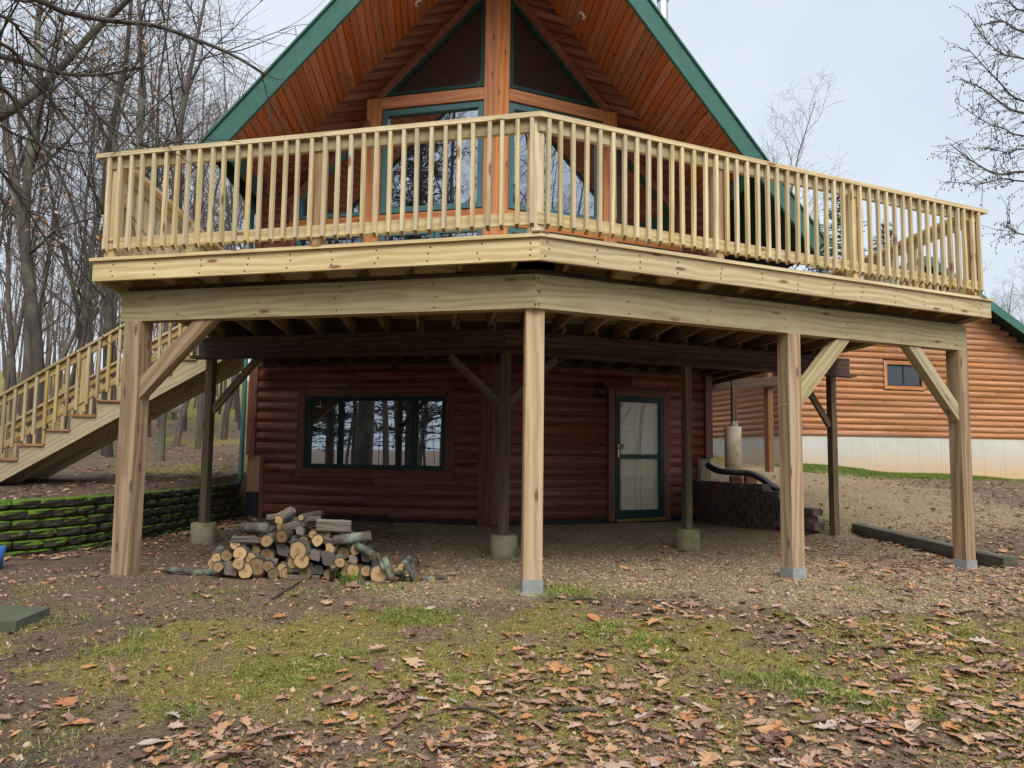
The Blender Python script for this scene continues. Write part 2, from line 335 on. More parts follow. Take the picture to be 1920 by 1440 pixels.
def leaf_mat(name, use_attr):
    m, t, b, o = newmat(name)
    if use_attr: f = N(t, 'ShaderNodeAttribute', attribute_name='rnd').outputs['Fac']
    else: f = N(t, 'ShaderNodeObjectInfo').outputs['Random']
    n = N(t, 'ShaderNodeValToRGB'); e = n.color_ramp.elements
    cols = [(.0, (.13, .07, .055)), (.15, (.22, .13, .10)), (.35, (.38, .235, .17)), (.52, (.53, .33, .20)), (.68, (.56, .28, .11)), (.8, (.48, .19, .07)), (.9, (.50, .41, .35)), (1, (.64, .42, .24))]
    e[0].position = 0; e[0].color = (*cols[0][1], 1); e[1].position = 1; e[1].color = (*cols[-1][1], 1)
    for p, c in cols[1:-1]:
        x = e.new(p); x.color = (*c, 1)
    t.links.new(f, n.inputs[0]); V = N(t, 'ShaderNodeNewGeometry').outputs['Position']
    c = mixc(t, ramp(t, nz(t, V, 40, 3), .35, .7), n.outputs[0], (.20, .11, .08), 'MIX'); 
    c2 = mixc(t, .3, n.outputs[0], c); t.links.new(c2, b.inputs['Base Color']); b.inputs['Roughness'].default_value = .5; b.inputs['Specular IOR Level'].default_value = .4
    return m
M['leaf'] = leaf_mat('dry_leaf', False); M['leaf_attr'] = leaf_mat('leaf_litter', True)
def attr_ramp_mat(name, cols, rough=.8):
    m, t, b, o = newmat(name); f = N(t, 'ShaderNodeAttribute', attribute_name='rnd').outputs['Fac']
    n = N(t, 'ShaderNodeValToRGB'); e = n.color_ramp.elements
    e[0].position = 0; e[0].color = (*cols[0], 1); e[1].position = 1; e[1].color = (*cols[-1], 1)
    for i, c in enumerate(cols[1:-1]):
        x = e.new((i+1)/(len(cols)-1)); x.color = (*c, 1)
    t.links.new(f, n.inputs[0]); t.links.new(n.outputs[0], b.inputs['Base Color']); b.inputs['Roughness'].default_value = rough; b.inputs['Specular IOR Level'].default_value = .2
    return m
M['grass'] = attr_ramp_mat('grass_blade', [(.12, .20, .035), (.20, .26, .055), (.31, .29, .09), (.44, .37, .18)])
M['pebble'] = attr_ramp_mat('pea_gravel', [(.16, .12, .075), (.32, .24, .13), (.47, .36, .20), (.58, .50, .36), (.22, .17, .13)])
M['needle'] = attr_ramp_mat('needles', [(.012, .03, .016), (.03, .06, .028), (.05, .09, .045)])
M['needle_pale'] = attr_ramp_mat('pale_needles', [(.05, .11, .075), (.09, .17, .11), (.15, .23, .15)])

# ------------------------------------------------------------------ terrain
def sm(a, b, x):
    t = min(1, max(0, (x-a)/(b-a))); return t*t*(3-2*t)
def lerp_pts(pts, x):
    if x <= pts[0][0]: return pts[0][1]
    for (a, p), (b, q) in zip(pts, pts[1:]):
        if x <= b: return p+(q-p)*(x-a)/(b-a)
    return pts[-1][1]
WL = [(8.1, -4.5), (8.8, -3.97), (9.9, -3.66), (11.3, -3.42), (12.95, -3.24)]     # v -> u, face of left wall
WLF = [(-9, 7.45), (-7, 7.5), (-5.5, 7.65), (-4.5, 8.1)]                           # u -> v, where it turns left
WR = [(10.1, 5.42), (11.4, 4.95), (12.9, 4.62)]
RC = [(4.9, 12.7, .60), (5.1, 11.4, .50), (5.5, 10.25, .16), (5.7, 9.6, .05), (6.2, 7.4, -.03), (7.4, 16, .70), (9.2, 19.3, .78), (12.8, 19.8, .55), (16.5, 20.4, .30), (12, 12, .20), (9, 9, .03), (5.9, 14.5, .74), (8, 28, 1.6), (20, 36, 2.4), (0, 30, 1.8), (8, 6, -.06), (14, 6, 0), (7, 13, .45), (10, 15, .45)]
def bankR(u, v):
    s = 0; q = 0
    for (a, b, z) in RC:
        d = (u-a)**2+(v-b)**2+.05; k = 1/d**1.5; s += k*z; q += k
    return s/q
def bankL(u, v):
    return .47+.045*max(0, v-9)+.075*max(0, min(v, 70)-22)+.02*max(0, v-70)+.02*max(0, -u-6)*sm(8, 20, v)
def pit(u, v):
    return .04-.09*max(0, min(5.6-v, 8))-.1*sm(5.9, 8.6, v)-.02*sm(0, 4, u)
def H(u, v, rough=True):
    left = (v > 8.1 and u < lerp_pts(WL, v)-.13) or (u <= -4.5 and v > lerp_pts(WLF, u)+.13)
    if v > 13.2:
        k = sm(-3.5, 5, u); z = bankL(u, v)*(1-k)+max(bankR(u, v), (.6+.06*(v-18) if v > 25 else -9))*k
    elif left: z = bankL(u, v)
    elif v > 10.1 and u > lerp_pts(WR, v)+.13: z = bankR(u, v)
    else:
        k = sm(4.6, 6.6, u)*sm(5.5, 8, v); z = pit(u, v)*(1-k)+bankR(u, v)*k
    if rough:
        z += .018*mnoise.noise(Vector((u*1.7, v*1.7, 3)))+.012*mnoise.noise(Vector((u*6, v*6, 9)))
    return z
def fb(x, y, s, seed=0): return mnoise.fractal(Vector((x*s, y*s, seed)), .9, 2.0, 4)
def zones(u, v):
    """gravel, moss, dirt weights 0..1"""
    n = fb(u, v, .8, 2)
    front = 5.5-.10*abs(u-1.2)+.35*n
    g = sm(-1.0, .2, u+.5*n)*sm(front-.25, front+.35, v)*(1-sm(13.2, 13.6, v)*(1-sm(4.6, 5.2, u)))
    g *= 1-sm(5.0, 6.2, u+.4*n)*(1-sm(8.8, 10.2, v+.6*n))
    g *= 1-.85*sm(7.6, 10.5, u-.15*(v-10)+.9*n)
    if v > 17.5: g *= 1-sm(17.5, 19.5, v)
    if u < -2.9: g = 0
    if v < 10.5 and u < 5.4: g *= .62+.38*sm(-.2, .35, fb(u, v, .7, 17))
    ms = 1.0*sm(3.1, 4.0, v+.6*n)*(1-sm(front-.4, front+.15, v))*sm(-3.2, -2.0, u+.7*n+.3*(v-4.5))*sm(-.25, .25, fb(u, v, 1.1, 11)+.16)
    ms = max(ms, .9*sm(-.1, .3, fb(u, v, .9, 5))*sm(-1.2, .2, u)*(1-sm(front-.5, front, v)))
    if v > 9 and u > 8.6: ms = max(ms, sm(16.2, 17.8, v-.12*(u-9)+.5*n)*.9)          # grass strip along the garage
    if v > 13 and u < -3: ms = max(ms, sm(.1, .4, fb(u, v, .35, 8))*.8, sm(26, 34, v)*.8)
    d = 1-sm(-2.6, -1.0, u+.9*n+.35*(v-3.6))
    if v > 7.6 and u < -3: d = max(.2, 1-sm(11, 14, v+n))
    return g, ms, d
us = [-420, -300, -200, -130, -90, -65, -50, -40, -32, -26, -21, -17, -14, -12, -10.5, -9.5, -8.7]
us += list(np.arange(-8.2, 9.21, .075)); us += [9.4, 9.8, 10.3, 11, 11.8, 12.7, 13.8, 15, 16.5, 18, 20, 23, 27, 32, 40, 50, 65, 90, 130, 200, 300, 420]
vv = [-420, -250, -140, -80, -50, -35, -25, -18, -12, -8, -5, -3, -1.5, -.5, .3, .9, 1.4]
vv += list(np.arange(1.8, 14.3, .075)); vv += list(np.arange(14.5, 36, .55)); vv += [37, 39, 41.5, 44.5, 48, 52, 57, 63, 70, 80, 95, 120, 160, 220, 320, 450]
verts = []; zc = []
for v in vv:
    for u in us:
        verts.append((u, v, H(u, v))); zc.append(zones(u, v))
nu = len(us); faces = [(j*nu+i, j*nu+i+1, (j+1)*nu+i+1, (j+1)*nu+i) for j in range(len(vv)-1) for i in range(nu-1)]
gm = bpy.data.meshes.new('ground'); gm.from_pydata(verts, [], faces)
ca = gm.color_attributes.new('zone', 'FLOAT_COLOR', 'POINT')
ca.data.foreach_set('color', np.array([(a, b, c, 1) for a, b, c in zc], dtype=np.float32).ravel())
gm.polygons.foreach_set('use_smooth', np.ones(len(faces), dtype=bool))
def ground_mat():
    m, t, b, o = newmat('ground_cover'); V = N(t, 'ShaderNodeNewGeometry').outputs['Position']
    z = N(t, 'ShaderNodeAttribute', attribute_name='zone'); s3 = N(t, 'ShaderNodeSeparateColor'); t.links.new(z.outputs['Color'], s3.inputs[0])
    brk = nz(t, V, 9, 8, .8)
    def zone(i, w=.35):
        a = N(t, 'ShaderNodeMath', operation='ADD'); t.links.new(s3.outputs[i], a.inputs[0])
        mm = N(t, 'ShaderNodeMath', operation='MULTIPLY_ADD'); mm.inputs[1].default_value = 2.0; mm.inputs[2].default_value = -.95; t.links.new(brk, mm.inputs[0]); t.links.new(mm.outputs[0], a.inputs[1])
        return ramp(t, a.outputs[0], .35, .35+w)
    vo = N(t, 'ShaderNodeTexVoronoi'); vo.inputs['Scale'].default_value = 75; t.links.new(V, vo.inputs['Vector'])
    vs_ = N(t, 'ShaderNodeSeparateColor'); t.links.new(vo.outputs['Color'], vs_.inputs[0])
    peb = N(t, 'ShaderNodeValToRGB'); e = peb.color_ramp.elements; e[0].color = (.19, .14, .09, 1); e[1].color = (.70, .58, .40, 1); x = e.new(.45); x.color = (.41, .305, .18, 1); x = e.new(.8); x.color = (.57, .43, .255, 1)
    t.links.new(vs_.outputs[0], peb.inputs[0])
    gdark = ramp(t, nz(t, V, 1.1, 5, .65), .38, .62)
    gravel = mixc(t, gdark, (.20, .145, .095), peb.outputs[0]); gravel = mixc(t, .8, gravel, peb.outputs[0])
    f1 = nz(t, V, 22, 6, .7); f2 = nz(t, V, 3, 5, .6)
    litter = mixc(t, ramp(t, f1, .3, .7), (.16, .11, .078), (.40, .285, .20)); litter = mixc(t, ramp(t, f2, .45, .65), litter, (.21, .17, .085))
    moss = mixc(t, ramp(t, f1, .35, .7), (.22, .18, .048), (.46, .395, .115)); moss = mixc(t, ramp(t, f2, .5, .7), moss, (.30, .235, .125))
    dirt = mixc(t, ramp(t, f1, .3, .75), (.10, .072, .056), (.28, .21, .16)); dirt = mixc(t, ramp(t, f2, .45, .7), dirt, (.33, .205, .14))
    f3 = nz(t, V, 95, 5, .75); f4 = nz(t, V, 38, 4, .7)
    def speck(col, dk, lt):
        c_ = mixc(t, ramp(t, f3, .56, .66), col, lt); return mixc(t, ramp(t, f4, .54, .66), c_, dk)
    litter = speck(litter, (.07, .045, .035), (.36, .27, .20)); dirt = speck(dirt, (.055, .04, .034), (.30, .235, .185)); moss = speck(moss, (.115, .10, .035), (.42, .36, .15))
    c = mixc(t, zone(2), litter, dirt); c = mixc(t, zone(1), c, moss); c = mixc(t, zone(0), c, gravel)
    t.links.new(c, b.inputs['Base Color']); b.inputs['Roughness'].default_value = .93; b.inputs['Specular IOR Level'].default_value = .2
    h0 = N(t, 'ShaderNodeMath', operation='ADD'); t.links.new(f1, h0.inputs[0]); t.links.new(f4, h0.inputs[1])
    hh = N(t, 'ShaderNodeMath', operation='ADD'); t.links.new(h0.outputs[0], hh.inputs[0]); t.links.new(vo.outputs['Distance'], hh.inputs[1])
    bump(t, b, hh.outputs[0], .9, .03); return m
gm.materials.append(ground_mat()); gm.update()
ground = tag(inst('ground', gm), kind='structure')

# ------------------------------------------------------------------ house
AL = R(19.07); CA, SA, TA = math.cos(AL), math.sin(AL), math.tan(AL)
HU, HV = .79, 11.6           # prow apex of the house wall
SMAX = 4.22; SLOPE = .98; SOFF = 9.5
def leg(side, s, z, off=0.0, u0=HU, v0=HV):
    q = -1 if side == 'L' else 1
    return Vector((u0+q*s*CA+q*SA*off, v0+s*SA-CA*off, z))
def mit(inw): return inw*TA
def legdir(side): return Vector(((-1 if side == 'L' else 1)*CA, SA, 0))
def legnor(side): return Vector(((-1 if side == 'L' else 1)*SA, -CA, 0))
def soff(u): return SOFF-SLOPE*abs(u-HU)
def soff_s(s): return SOFF-SLOPE*s*CA
house = thing('log_house', (HU, 15, 0), 'red log house with steep green-edged gable and tall prow windows above the deck', 'house')
VB = 22.0
mb = MB()
cl, cr_ = leg('L', SMAX, 0), leg('R', SMAX, 0); zb = -.5; ap = leg('L', 0, 0)
pts = [(ap.x, ap.y, zb), (cl.x, cl.y, zb), (cl.x, VB, zb), (HU, VB, zb), (cr_.x, VB, zb), (cr_.x, cr_.y, zb)]
tops = [(p[0], p[1], soff(p[0])+.05) for p in pts]; mb.v = [Vector(p) for p in pts+tops]
for i in range(6):
    j = (i+1) % 6; mb.face([j, i, 6+i, 6+j], [(0, 0), (3, 0), (3, 3), (0, 3)])
wall = mb.build('wall', M['siding'], house)
# openings: (side, s0, s1, z0, z1)
OPEN = [('L', .62, 3.32, .62, 2.07), ('R', 2.06, 3.31, -.2, 2.14)]
def blocked(side, z):
    """intervals of s with no siding at height z"""
    iv = [(0, .19)]
    for (sd, a, b, z0, z1) in OPEN:
        if sd == side and z0 < z < z1: iv.append((a, b))
    if 2.44 < z < 2.74: iv.append((0, 5))
    if 2.8 < z < 6.96:
        lim = min(1.95, 9)
        iv.append((0, 2.23))
        top = 6.38-(z-4.9)*0
        if z > 4.85 and z < 6.4:
            iv.append((2.2, min(3.5, 2.24+(6.42-z)/.90+.04)))
        elif 2.8 < z <= 4.72: iv.append((2.2, 3.5))
    elif z >= 6.96:
        iv.append((0, max(.19, 1.93-(z-6.94)/.905+.10)))
    return iv
def log_profile(h, d, n=6):
    return [(d*math.sin(math.pi*i/n)**.8, -h/2+h*i/n) for i in range(n+1)]
def log_piece(side, s0, s1, z, h=.17, d=.055, mat=None, fn=leg, parent=None, name='log'):
    m = MB(); pr = log_profile(h, d); ou, ov = rnd.random()*40, rnd.random()*40
    for s in (s0, s1):
        for (dd, zz) in pr: m.v.append(fn(side, s, z+zz, dd+.003))
    k = len(pr); fl = side == 'L'
    for i in range(k-1):
        f = [i, k+i, k+i+1, i+1]; uu = [(ou, ov+i*.04), (ou+s1-s0, ov+i*.04), (ou+s1-s0, ov+i*.04+.04), (ou, ov+i*.04+.04)]
        m.face(f[::-1] if fl else f, uu[::-1] if fl else uu, 0, True)
    m.face(list(range(k)) if fl else list(range(k))[::-1]); m.face([k+i for i in range(k)][::-1] if fl else [k+i for i in range(k)])
    return m.build(name, mat or M['siding'], parent)
for side in 'LR':
    z = .0; i = 0
    while z < 9.3:
        zm = z+.085; smax = min(SMAX, (SOFF+.1-zm)/(SLOPE*CA)+.06)
        if zm < (.97 if side == 'L' else 1.0): smax = 3.93
        smax -= .02
        iv = sorted(blocked(side, zm)); cur = 0
        for a, b in iv+[(9, 9)]:
            if a > cur+.05 and cur < smax:
                e = min(a, smax)
                if e-cur > .05:
                    # long courses are butted from two logs
                    if e-cur > 2.2 and rnd.random() < .7:
                        mid = cur+(e-cur)*rnd.uniform(.35, .65); log_piece(side, cur, mid-.002, zm, parent=wall); log_piece(side, mid+.002, e, zm, parent=wall)
                    else: log_piece(side, cur, e, zm, parent=wall)
            cur = max(cur, b)
        z += .17; i += 1
def legboard(name, side, s0, z0, s1, z1, wd, th, mat, parent, off=.03, up=None, **k):
    """flat board lying on the wall: wd in the wall plane, th proud"""
    p0, p1 = leg(side, s0, z0, off+th/2), leg(side, s1, z1, off+th/2)
    return MB().board(p0, p1, wd, th, up=legnor(side), **k).build(name, mat, parent)
# prow corner post: upper orange, lower red
for side in 'LR':
    q = -1 if side == 'L' else 1
    for (z0, z1, mt) in ((2.74, 9.25, M['cedar']), (-.05, 2.44, M['trim_red'])):
        MB().prism([leg(side, 0, z0, .0), leg(side, .18, z0, .0), leg(side, .18, z0, .10), leg(side, mit(-.10), z0, .10)], (0, 0, z1-z0)).build('corner_board', mt, wall)
# lower corner trims, foundation corners
for side in 'LR':
    zc0 = .97 if side == 'L' else 1.0
    legboard('corner_board', side, SMAX-.07, zc0, SMAX-.07, 2.45, .16, .05, M['trim_red'], wall, off=.04)
    legboard('corner_board', side, 3.93, -.05, 3.93, zc0-.002, .075, .06, M['trim_red'], wall, off=.02)
    legboard('foundation_corner', side, 4.10, .36, 4.10, zc0-.005, .24, .04, M['osb'] if side == 'L' else M['concrete'], wall, off=.0)
    legboard('foundation_corner', side, 4.10, -.4, 4.10, .355, .24, .05, M['tar'], wall, off=.0)
    legboard('foundation_strip', side, .1, -.11, 3.9, -.11, .22, .03, M['tar'], wall, off=.01)
    legboard('corner_board', side, SMAX-.06, 2.74, SMAX-.06, soff_s(SMAX)+.1, .14, .05, M['trim_red'], wall, off=.04)
    # ledger under the deck
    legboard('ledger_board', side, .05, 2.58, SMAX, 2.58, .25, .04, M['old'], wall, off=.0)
def window(side, poly, frame_w, frame_mat, parent, glass, trim=None, mull=(), trim_mat=None, proud=.035):
    """poly: (s,z) corners counterclockwise; frame along each edge, pane inside"""
    w_ = MB(); n = len(poly)
    c = (sum(p[0] for p in poly)/n, sum(p[1] for p in poly)/n)
    def inset(P, d):
        out = []
        for i in range(len(P)):
            a, b, c_ = P[i-1], P[i], P[(i+1) % len(P)]
            e1 = Vector((b[0]-a[0], b[1]-a[1])).normalized(); e2 = Vector((c_[0]-b[0], c_[1]-b[1])).normalized()
            n1 = Vector((-e1.y, e1.x)); n2 = Vector((-e2.y, e2.x)); bis = (n1+n2); k = d/(1+n1.dot(n2))
            out.append((b[0]+bis.x*k, b[1]+bis.y*k))
        return out
    inn = inset(poly, frame_w)
    for i in range(n):
        j = (i+1) % n
        w_.prism([leg(side, *poly[i], .01), leg(side, *poly[j], .01), leg(side, *inn[j], .01), leg(side, *inn[i], .01)], legnor(side)*(proud+.03))
    win = w_.build('window', frame_mat, parent)
    xs = sorted(mull); s_lo = min(p[0] for p in inn); s_hi = max(p[0] for p in inn)
    if mull:
        z0, z1 = min(p[1] for p in inn), max(p[1] for p in inn); cuts = [s_lo]+list(xs)+[s_hi]
        for a, b in zip(cuts, cuts[1:]):
            MB().prism([leg(side, a+.004, z0+.004, .012), leg(side, b-.004, z0+.004, .012), leg(side, b-.004, z1-.004, .012), leg(side, a+.004, z1-.004, .012)], legnor(side)*.018).build('pane', glass, win)
        for x in xs:
            legboard('mullion', side, x, z0, x, z1, .06, .04, frame_mat, win, off=.02)
            legboard('sash', side, x+(.055 if x > (s_lo+s_hi)/2 else -.055), z0+.003, x+(.055 if x > (s_lo+s_hi)/2 else -.055), z1-.003, .03, .025, frame_mat, win, off=.018)
    else:
        MB().prism([leg(side, *p, .012) for p in inn], legnor(side)*.02).build('pane', glass, win)
    if trim:
        for (a, b, wd) in trim:
            legboard('trim_board', side, a[0], a[1], b[0], b[1], wd, .045, trim_mat, win, off=.04)
    return win
# lower left triple window
window('L', [(.73, .78), (3.14, .78), (3.14, 1.93), (.73, 1.93)], .06, M['darkframe'], wall, M['glass_low'], mull=(1.28, 2.52),
       trim=[((.60, .70), (3.30, .70), .15), ((.67, .775), (.67, 2.07), .13), ((3.23, .775), (3.23, 2.07), .15), ((.735, 2.0), (3.155, 2.0), .13)], trim_mat=M['trim_red'], proud=.05)
for side in 'LR':
    q = 1
    # big picture window, triangle above, sloped side window, lower windows
    window(side, [(.19, 4.95), (1.93, 4.95), (1.93, 6.70), (.19, 6.70)], .09, M['teal'], wall, M['glass'], proud=.05)
    window(side, [(.20, 6.96), (1.90, 6.96), (.20, 8.50)], .055, M['darkframe'], wall, M['glass_dim'])
    window(side, [(2.24, 4.95), (3.45, 4.95), (3.45, 5.30), (2.24, 6.38)], .06, M['teal'] if side == 'L' else M['darkframe'], wall, M['glass'])
    window(side, [(.19, 2.95), (.98, 2.95), (.98, 4.65), (.19, 4.65)], .08, M['teal'], wall, M['glass'])
    window(side, [(1.0, 2.95), (1.93, 2.95), (1.93, 4.65), (1.0, 4.65)], .08, M['teal'], wall, M['glass'])
    window(side, [(2.24, 2.95), (3.45, 2.95), (3.45, 4.65), (2.24, 4.65)], .06, M['teal'], wall, M['glass'])
    legboard('crossbeam', side, .185, 6.83, 2.2, 6.83, .20, .07, M['cedar'], wall, off=.03)
    legboard('window_sill_board', side, .185, 4.80, 3.6, 4.80, .27, .05, M['cedar'], wall, off=.03)
    legboard('window_post', side, 2.085, 2.74, 2.085, 6.92, .27, .08, M['cedar'], wall, off=.025)
    legboard('rake_trim', side, 2.02, 6.93, .20, 8.59, .13, .05, M['trim_red'], wall, off=.055)
    legboard('rake_trim', side, 2.15, 6.53, 3.62, 5.22, .13, .05, M['trim_red'], wall, off=.055)
    legboard('trim_board', side, 3.53, 4.93, 3.53, 5.32, .13, .05, M['trim_red'], wall, off=.05)
    legboard('trim_board', side, 3.53, 2.74, 3.53, 4.66, .13, .05, M['trim_red'], wall, off=.05)
# back door with storm door
mb = MB(); mb.prism([leg('R', 2.26, -.02, .012), leg('R', 3.12, -.02, .012), leg('R', 3.12, 1.98, .012), leg('R', 2.26, 1.98, .012)], legnor('R')*.02)
door = mb.build('door', M['whitedoor'], wall)
for (a, b, c, d) in ((2.36, 2.64, 1.55, 1.88), (2.74, 3.02, 1.55, 1.88), (2.36, 2.64, .82, 1.45), (2.74, 3.02, .82, 1.45), (2.36, 2.64, .12, .70), (2.74, 3.02, .12, .70)):
    m_ = MB()
    for (e0, e1) in (((a, c), (b, c)), ((b, c), (b, d)), ((b, d), (a, d)), ((a, d), (a, c))):
        m_.board(leg('R', *e0, .036), leg('R', *e1, .036), .022, .010, up=legnor('R'))
    m_.build('door_panel', M['whitedoor'], door)
for nm, args in (('storm_frame', (2.245, 0, 2.245, 2.02, .09)), ('storm_frame', (3.125, 0, 3.125, 2.02, .09)), ('storm_frame', (2.2, 1.98, 3.17, 1.98, .09)), ('storm_frame', (2.2, .07, 3.17, .07, .13)), ('storm_rail', (2.29, 1.02, 3.08, 1.02, .07))):
    legboard(nm, 'R', *args, .045, M['darkframe'], door, off=.05 if nm == 'storm_rail' else (.055 if args[0] != 2.2 else .06))
for (z0, z1) in ((.14, .98), (1.06, 1.93)):
    MB().prism([leg('R', 2.29, z0, .066), leg('R', 3.08, z0, .066), leg('R', 3.08, z1, .066), leg('R', 2.29, z1, .066)], legnor('R')*.006).build('storm_pane', M['glass_door'], door)
legboard('threshold', 'R', 2.2, -.03, 3.17, -.03, .05, .09, M['brass'], door, off=.05)
mb = MB(); mb.board(leg('R', 2.245, 1.0, .11), leg('R', 2.245, 1.22, .11), .03, .015, up=legnor('R')); mb.tube([leg('R', 2.245, 1.16, .11), leg('R', 2.245, 1.16, .16), leg('R', 2.36, 1.15, .165)], .012, 6)
mb.build('door_handle', M['brass'], door)
MB().tube([leg('R', 2.36, 1.20, .035), leg('R', 2.36, 1.20, .055)], .035, 12).build('deadbolt', M['blackmetal'], door)
for (a, b, c, d, wd) in ((2.13, -.05, 2.13, 2.14, .13), (3.24, -.05, 3.24, 2.14, .13), (2.2, 2.085, 3.17, 2.085, .12)):
    legboard('trim_board', 'R', a, b, c, d, wd, .05, M['trim_red'], door, off=.045)
# roof
RKV = 9.62
def rake_v(u): return RKV+TA*abs(u-HU)
UL, UR = -3.46, 6.05
mb = MB()
for (ue) in (UL, UR):
    for (zo, th, mt) in ((.02, .36, 1), (.385, .05, 0)):
        ex = 0 if mt else .05; sg = 1 if ue > HU else -1
        a = [(HU, RKV-ex, SOFF+zo), (ue+sg*ex, rake_v(ue)-ex, soff(ue)+zo-ex*SLOPE), (ue+sg*ex, VB+.8, soff(ue)+zo-ex*SLOPE), (HU, VB+.8, SOFF+zo)]
        mb.prism(a, (0, 0, th), mt)
roof = mb.build('roof', [M['shingle'], M['darksoffit']], house)
for ue in (UL, UR):
    sg = 1 if ue > HU else -1
    p0 = Vector((HU, RKV-.02, SOFF+.175)); p1 = Vector((ue, rake_v(ue)-.02, soff(ue)+.175))
    t = (p1-p0).normalized(); nr = Vector((sg*SA, -CA, 0)); upv = nr.cross(t).normalized()
    if upv.z < 0: upv = -upv
    f = MB(); f.board(p0-t*.0, p1+t*.06, .05, .31, up=upv); f.build('rake_fascia', M['green'], roof)
    f = MB(); off = upv*.165+nr*.02; f.board(p0+off, p1+off+t*.08, .07, .035, up=upv); f.build('drip_edge', M['green'], roof)
    # eave fascia and gutter along the side
    f = MB(); f.board((ue, rake_v(ue)+.03, soff(ue)+.19), (ue, VB+.7, soff(ue)+.19), .04, .30); f.build('eave_fascia', M['green'], roof)
    f = MB(); f.prism([(ue+sg*.02, rake_v(ue)+.02, soff(ue)+.24), (ue+sg*.13, rake_v(ue)+.02, soff(ue)+.26), (ue+sg*.13, rake_v(ue)+.02, soff(ue)+.34), (ue+sg*.02, rake_v(ue)+.02, soff(ue)+.34)], (0, 9, 0)); f.build('gutter', M['green'], roof)
    # frieze beam between planked soffit and side eave
    uw = leg('L' if sg < 0 else 'R', SMAX, 0).x
    f = MB(); f.board((uw-sg*.03, rake_v(uw)+.08, soff(uw)-.14), (uw-sg*.03, leg('L' if sg < 0 else 'R', SMAX, 0).y+.02, soff(uw)-.14), .06, .27); f.build('frieze_board', M['green'], roof)
    # soffit planks
    pw = .135; n = int(((abs(uw-HU)))/(pw*math.cos(math.atan(SLOPE)))); du = abs(uw-HU)/n
    me = None
    for i in range(n):
        a = HU+sg*i*du; b = HU+sg*((i+1)*du-.007)
        if me is None:
            pm = MB(); A0 = Vector((a, rake_v(a)+.04, soff(a)))
            pl = [Vector((a, rake_v(a)+.04, soff(a))), Vector((b, rake_v(b)+.04, soff(b))), Vector((b, rake_v(b)+1.98, soff(b))), Vector((a, rake_v(a)+1.98, soff(a)))]
            nrm = Vector((sg*SLOPE, 0, 1)).normalized()
            # bevelled lower edges: narrower bottom face
            pm.prism([p-A0 for p in pl], nrm*.025)
            e = .006
            pl2 = [pl[0]+Vector((sg*e, 0, -SLOPE*e))-nrm*.006, pl[1]-Vector((sg*e, 0, -SLOPE*e))-nrm*.006, pl[2]-Vector((sg*e, 0, -SLOPE*e))-nrm*.006, pl[3]+Vector((sg*e, 0, -SLOPE*e))-nrm*.006]
            pm.prism([p-A0 for p in pl2], nrm*.008)
            # grain runs along v
            pm.uv = [[(pm.v[k].y+3, pm.v[k].x*1.4+pm.v[k].z*.2) for k in f_] for f_ in pm.f]
            me = pm.mesh('soffit_plank', M['soffit'])
        inst('soffit_plank', me, roof, Matrix.Translation((a, rake_v(a)+.04, soff(a))))
def can_light(px, py):
    # recessed light in the sloped soffit: ray to the soffit plane
    d = ray(px, py); sg = 1 if d.x > .08 else -1
    # z = SOFF - SLOPE*sg*(u-HU)
    k = (SOFF+SLOPE*sg*HU-EYE)/(d.z+SLOPE*sg*d.x); p = Vector((d.x*k, d.y*k, EYE+d.z*k)); nrm = Vector((sg*SLOPE, 0, 1)).normalized()
    m_ = MB(); m_.tube([p-nrm*.03, p+nrm*.02], [.065, .08], 14); o = m_.build('recessed_light', M['whitepaint'], roof)
    MB().tube([p-nrm*.036, p-nrm*.028], .04, 10).build('lens', M['brass'], o)
can_light(783, 4); can_light(1092, 28)
# flue
zf = soff(4.13)+.3
mb = MB(); mb.tube([(4.13, 13.5, zf), (4.13, 13.5, 11.6)], .105, 14); flue = mb.build('flue_pipe', M['steel'], roof)
for zz in (zf+.9, zf+2.1, zf+3.3): MB().tube([(4.13, 13.5, zz), (4.13, 13.5, zz+.05)], .115, 14).build('flue_band', M['steel'], flue)
MB().tube([(4.13, 13.5, 11.5), (4.13, 13.5, 11.75)], [.17, .17], 14).build('flue_cap', M['steel'], flue)
# downspout on the left corner
ds = leg('L', SMAX+.02, 0, .08)
mb = MB(); mb.tube([(ds.x-.06, ds.y, 5.4), (ds.x-.06, ds.y, .55), (ds.x-.12, ds.y-.2, .45)], .04, 8); mb.build('downspout', M['green'], house)

# ------------------------------------------------------------------ deck
DU, DV = .704, 5.365; SLFT, SRGT = 3.94, 5.165; ZD = 2.714
def dleg(side, s, z, inw=0.0): return leg(side, s, z, -inw, DU, DV)      # inw = distance inward from the fascia face
deck = thing('wooden_deck', (DU, 8, 0), 'new pale lumber deck on tall posts with prow-shaped railing in front of the log house', 'deck')
uL = dleg('L', SLFT, 0).x; uR = dleg('R', SRGT, 0).x; vLc = dleg('L', SLFT, 0).y; vRc = dleg('R', SRGT, 0).y
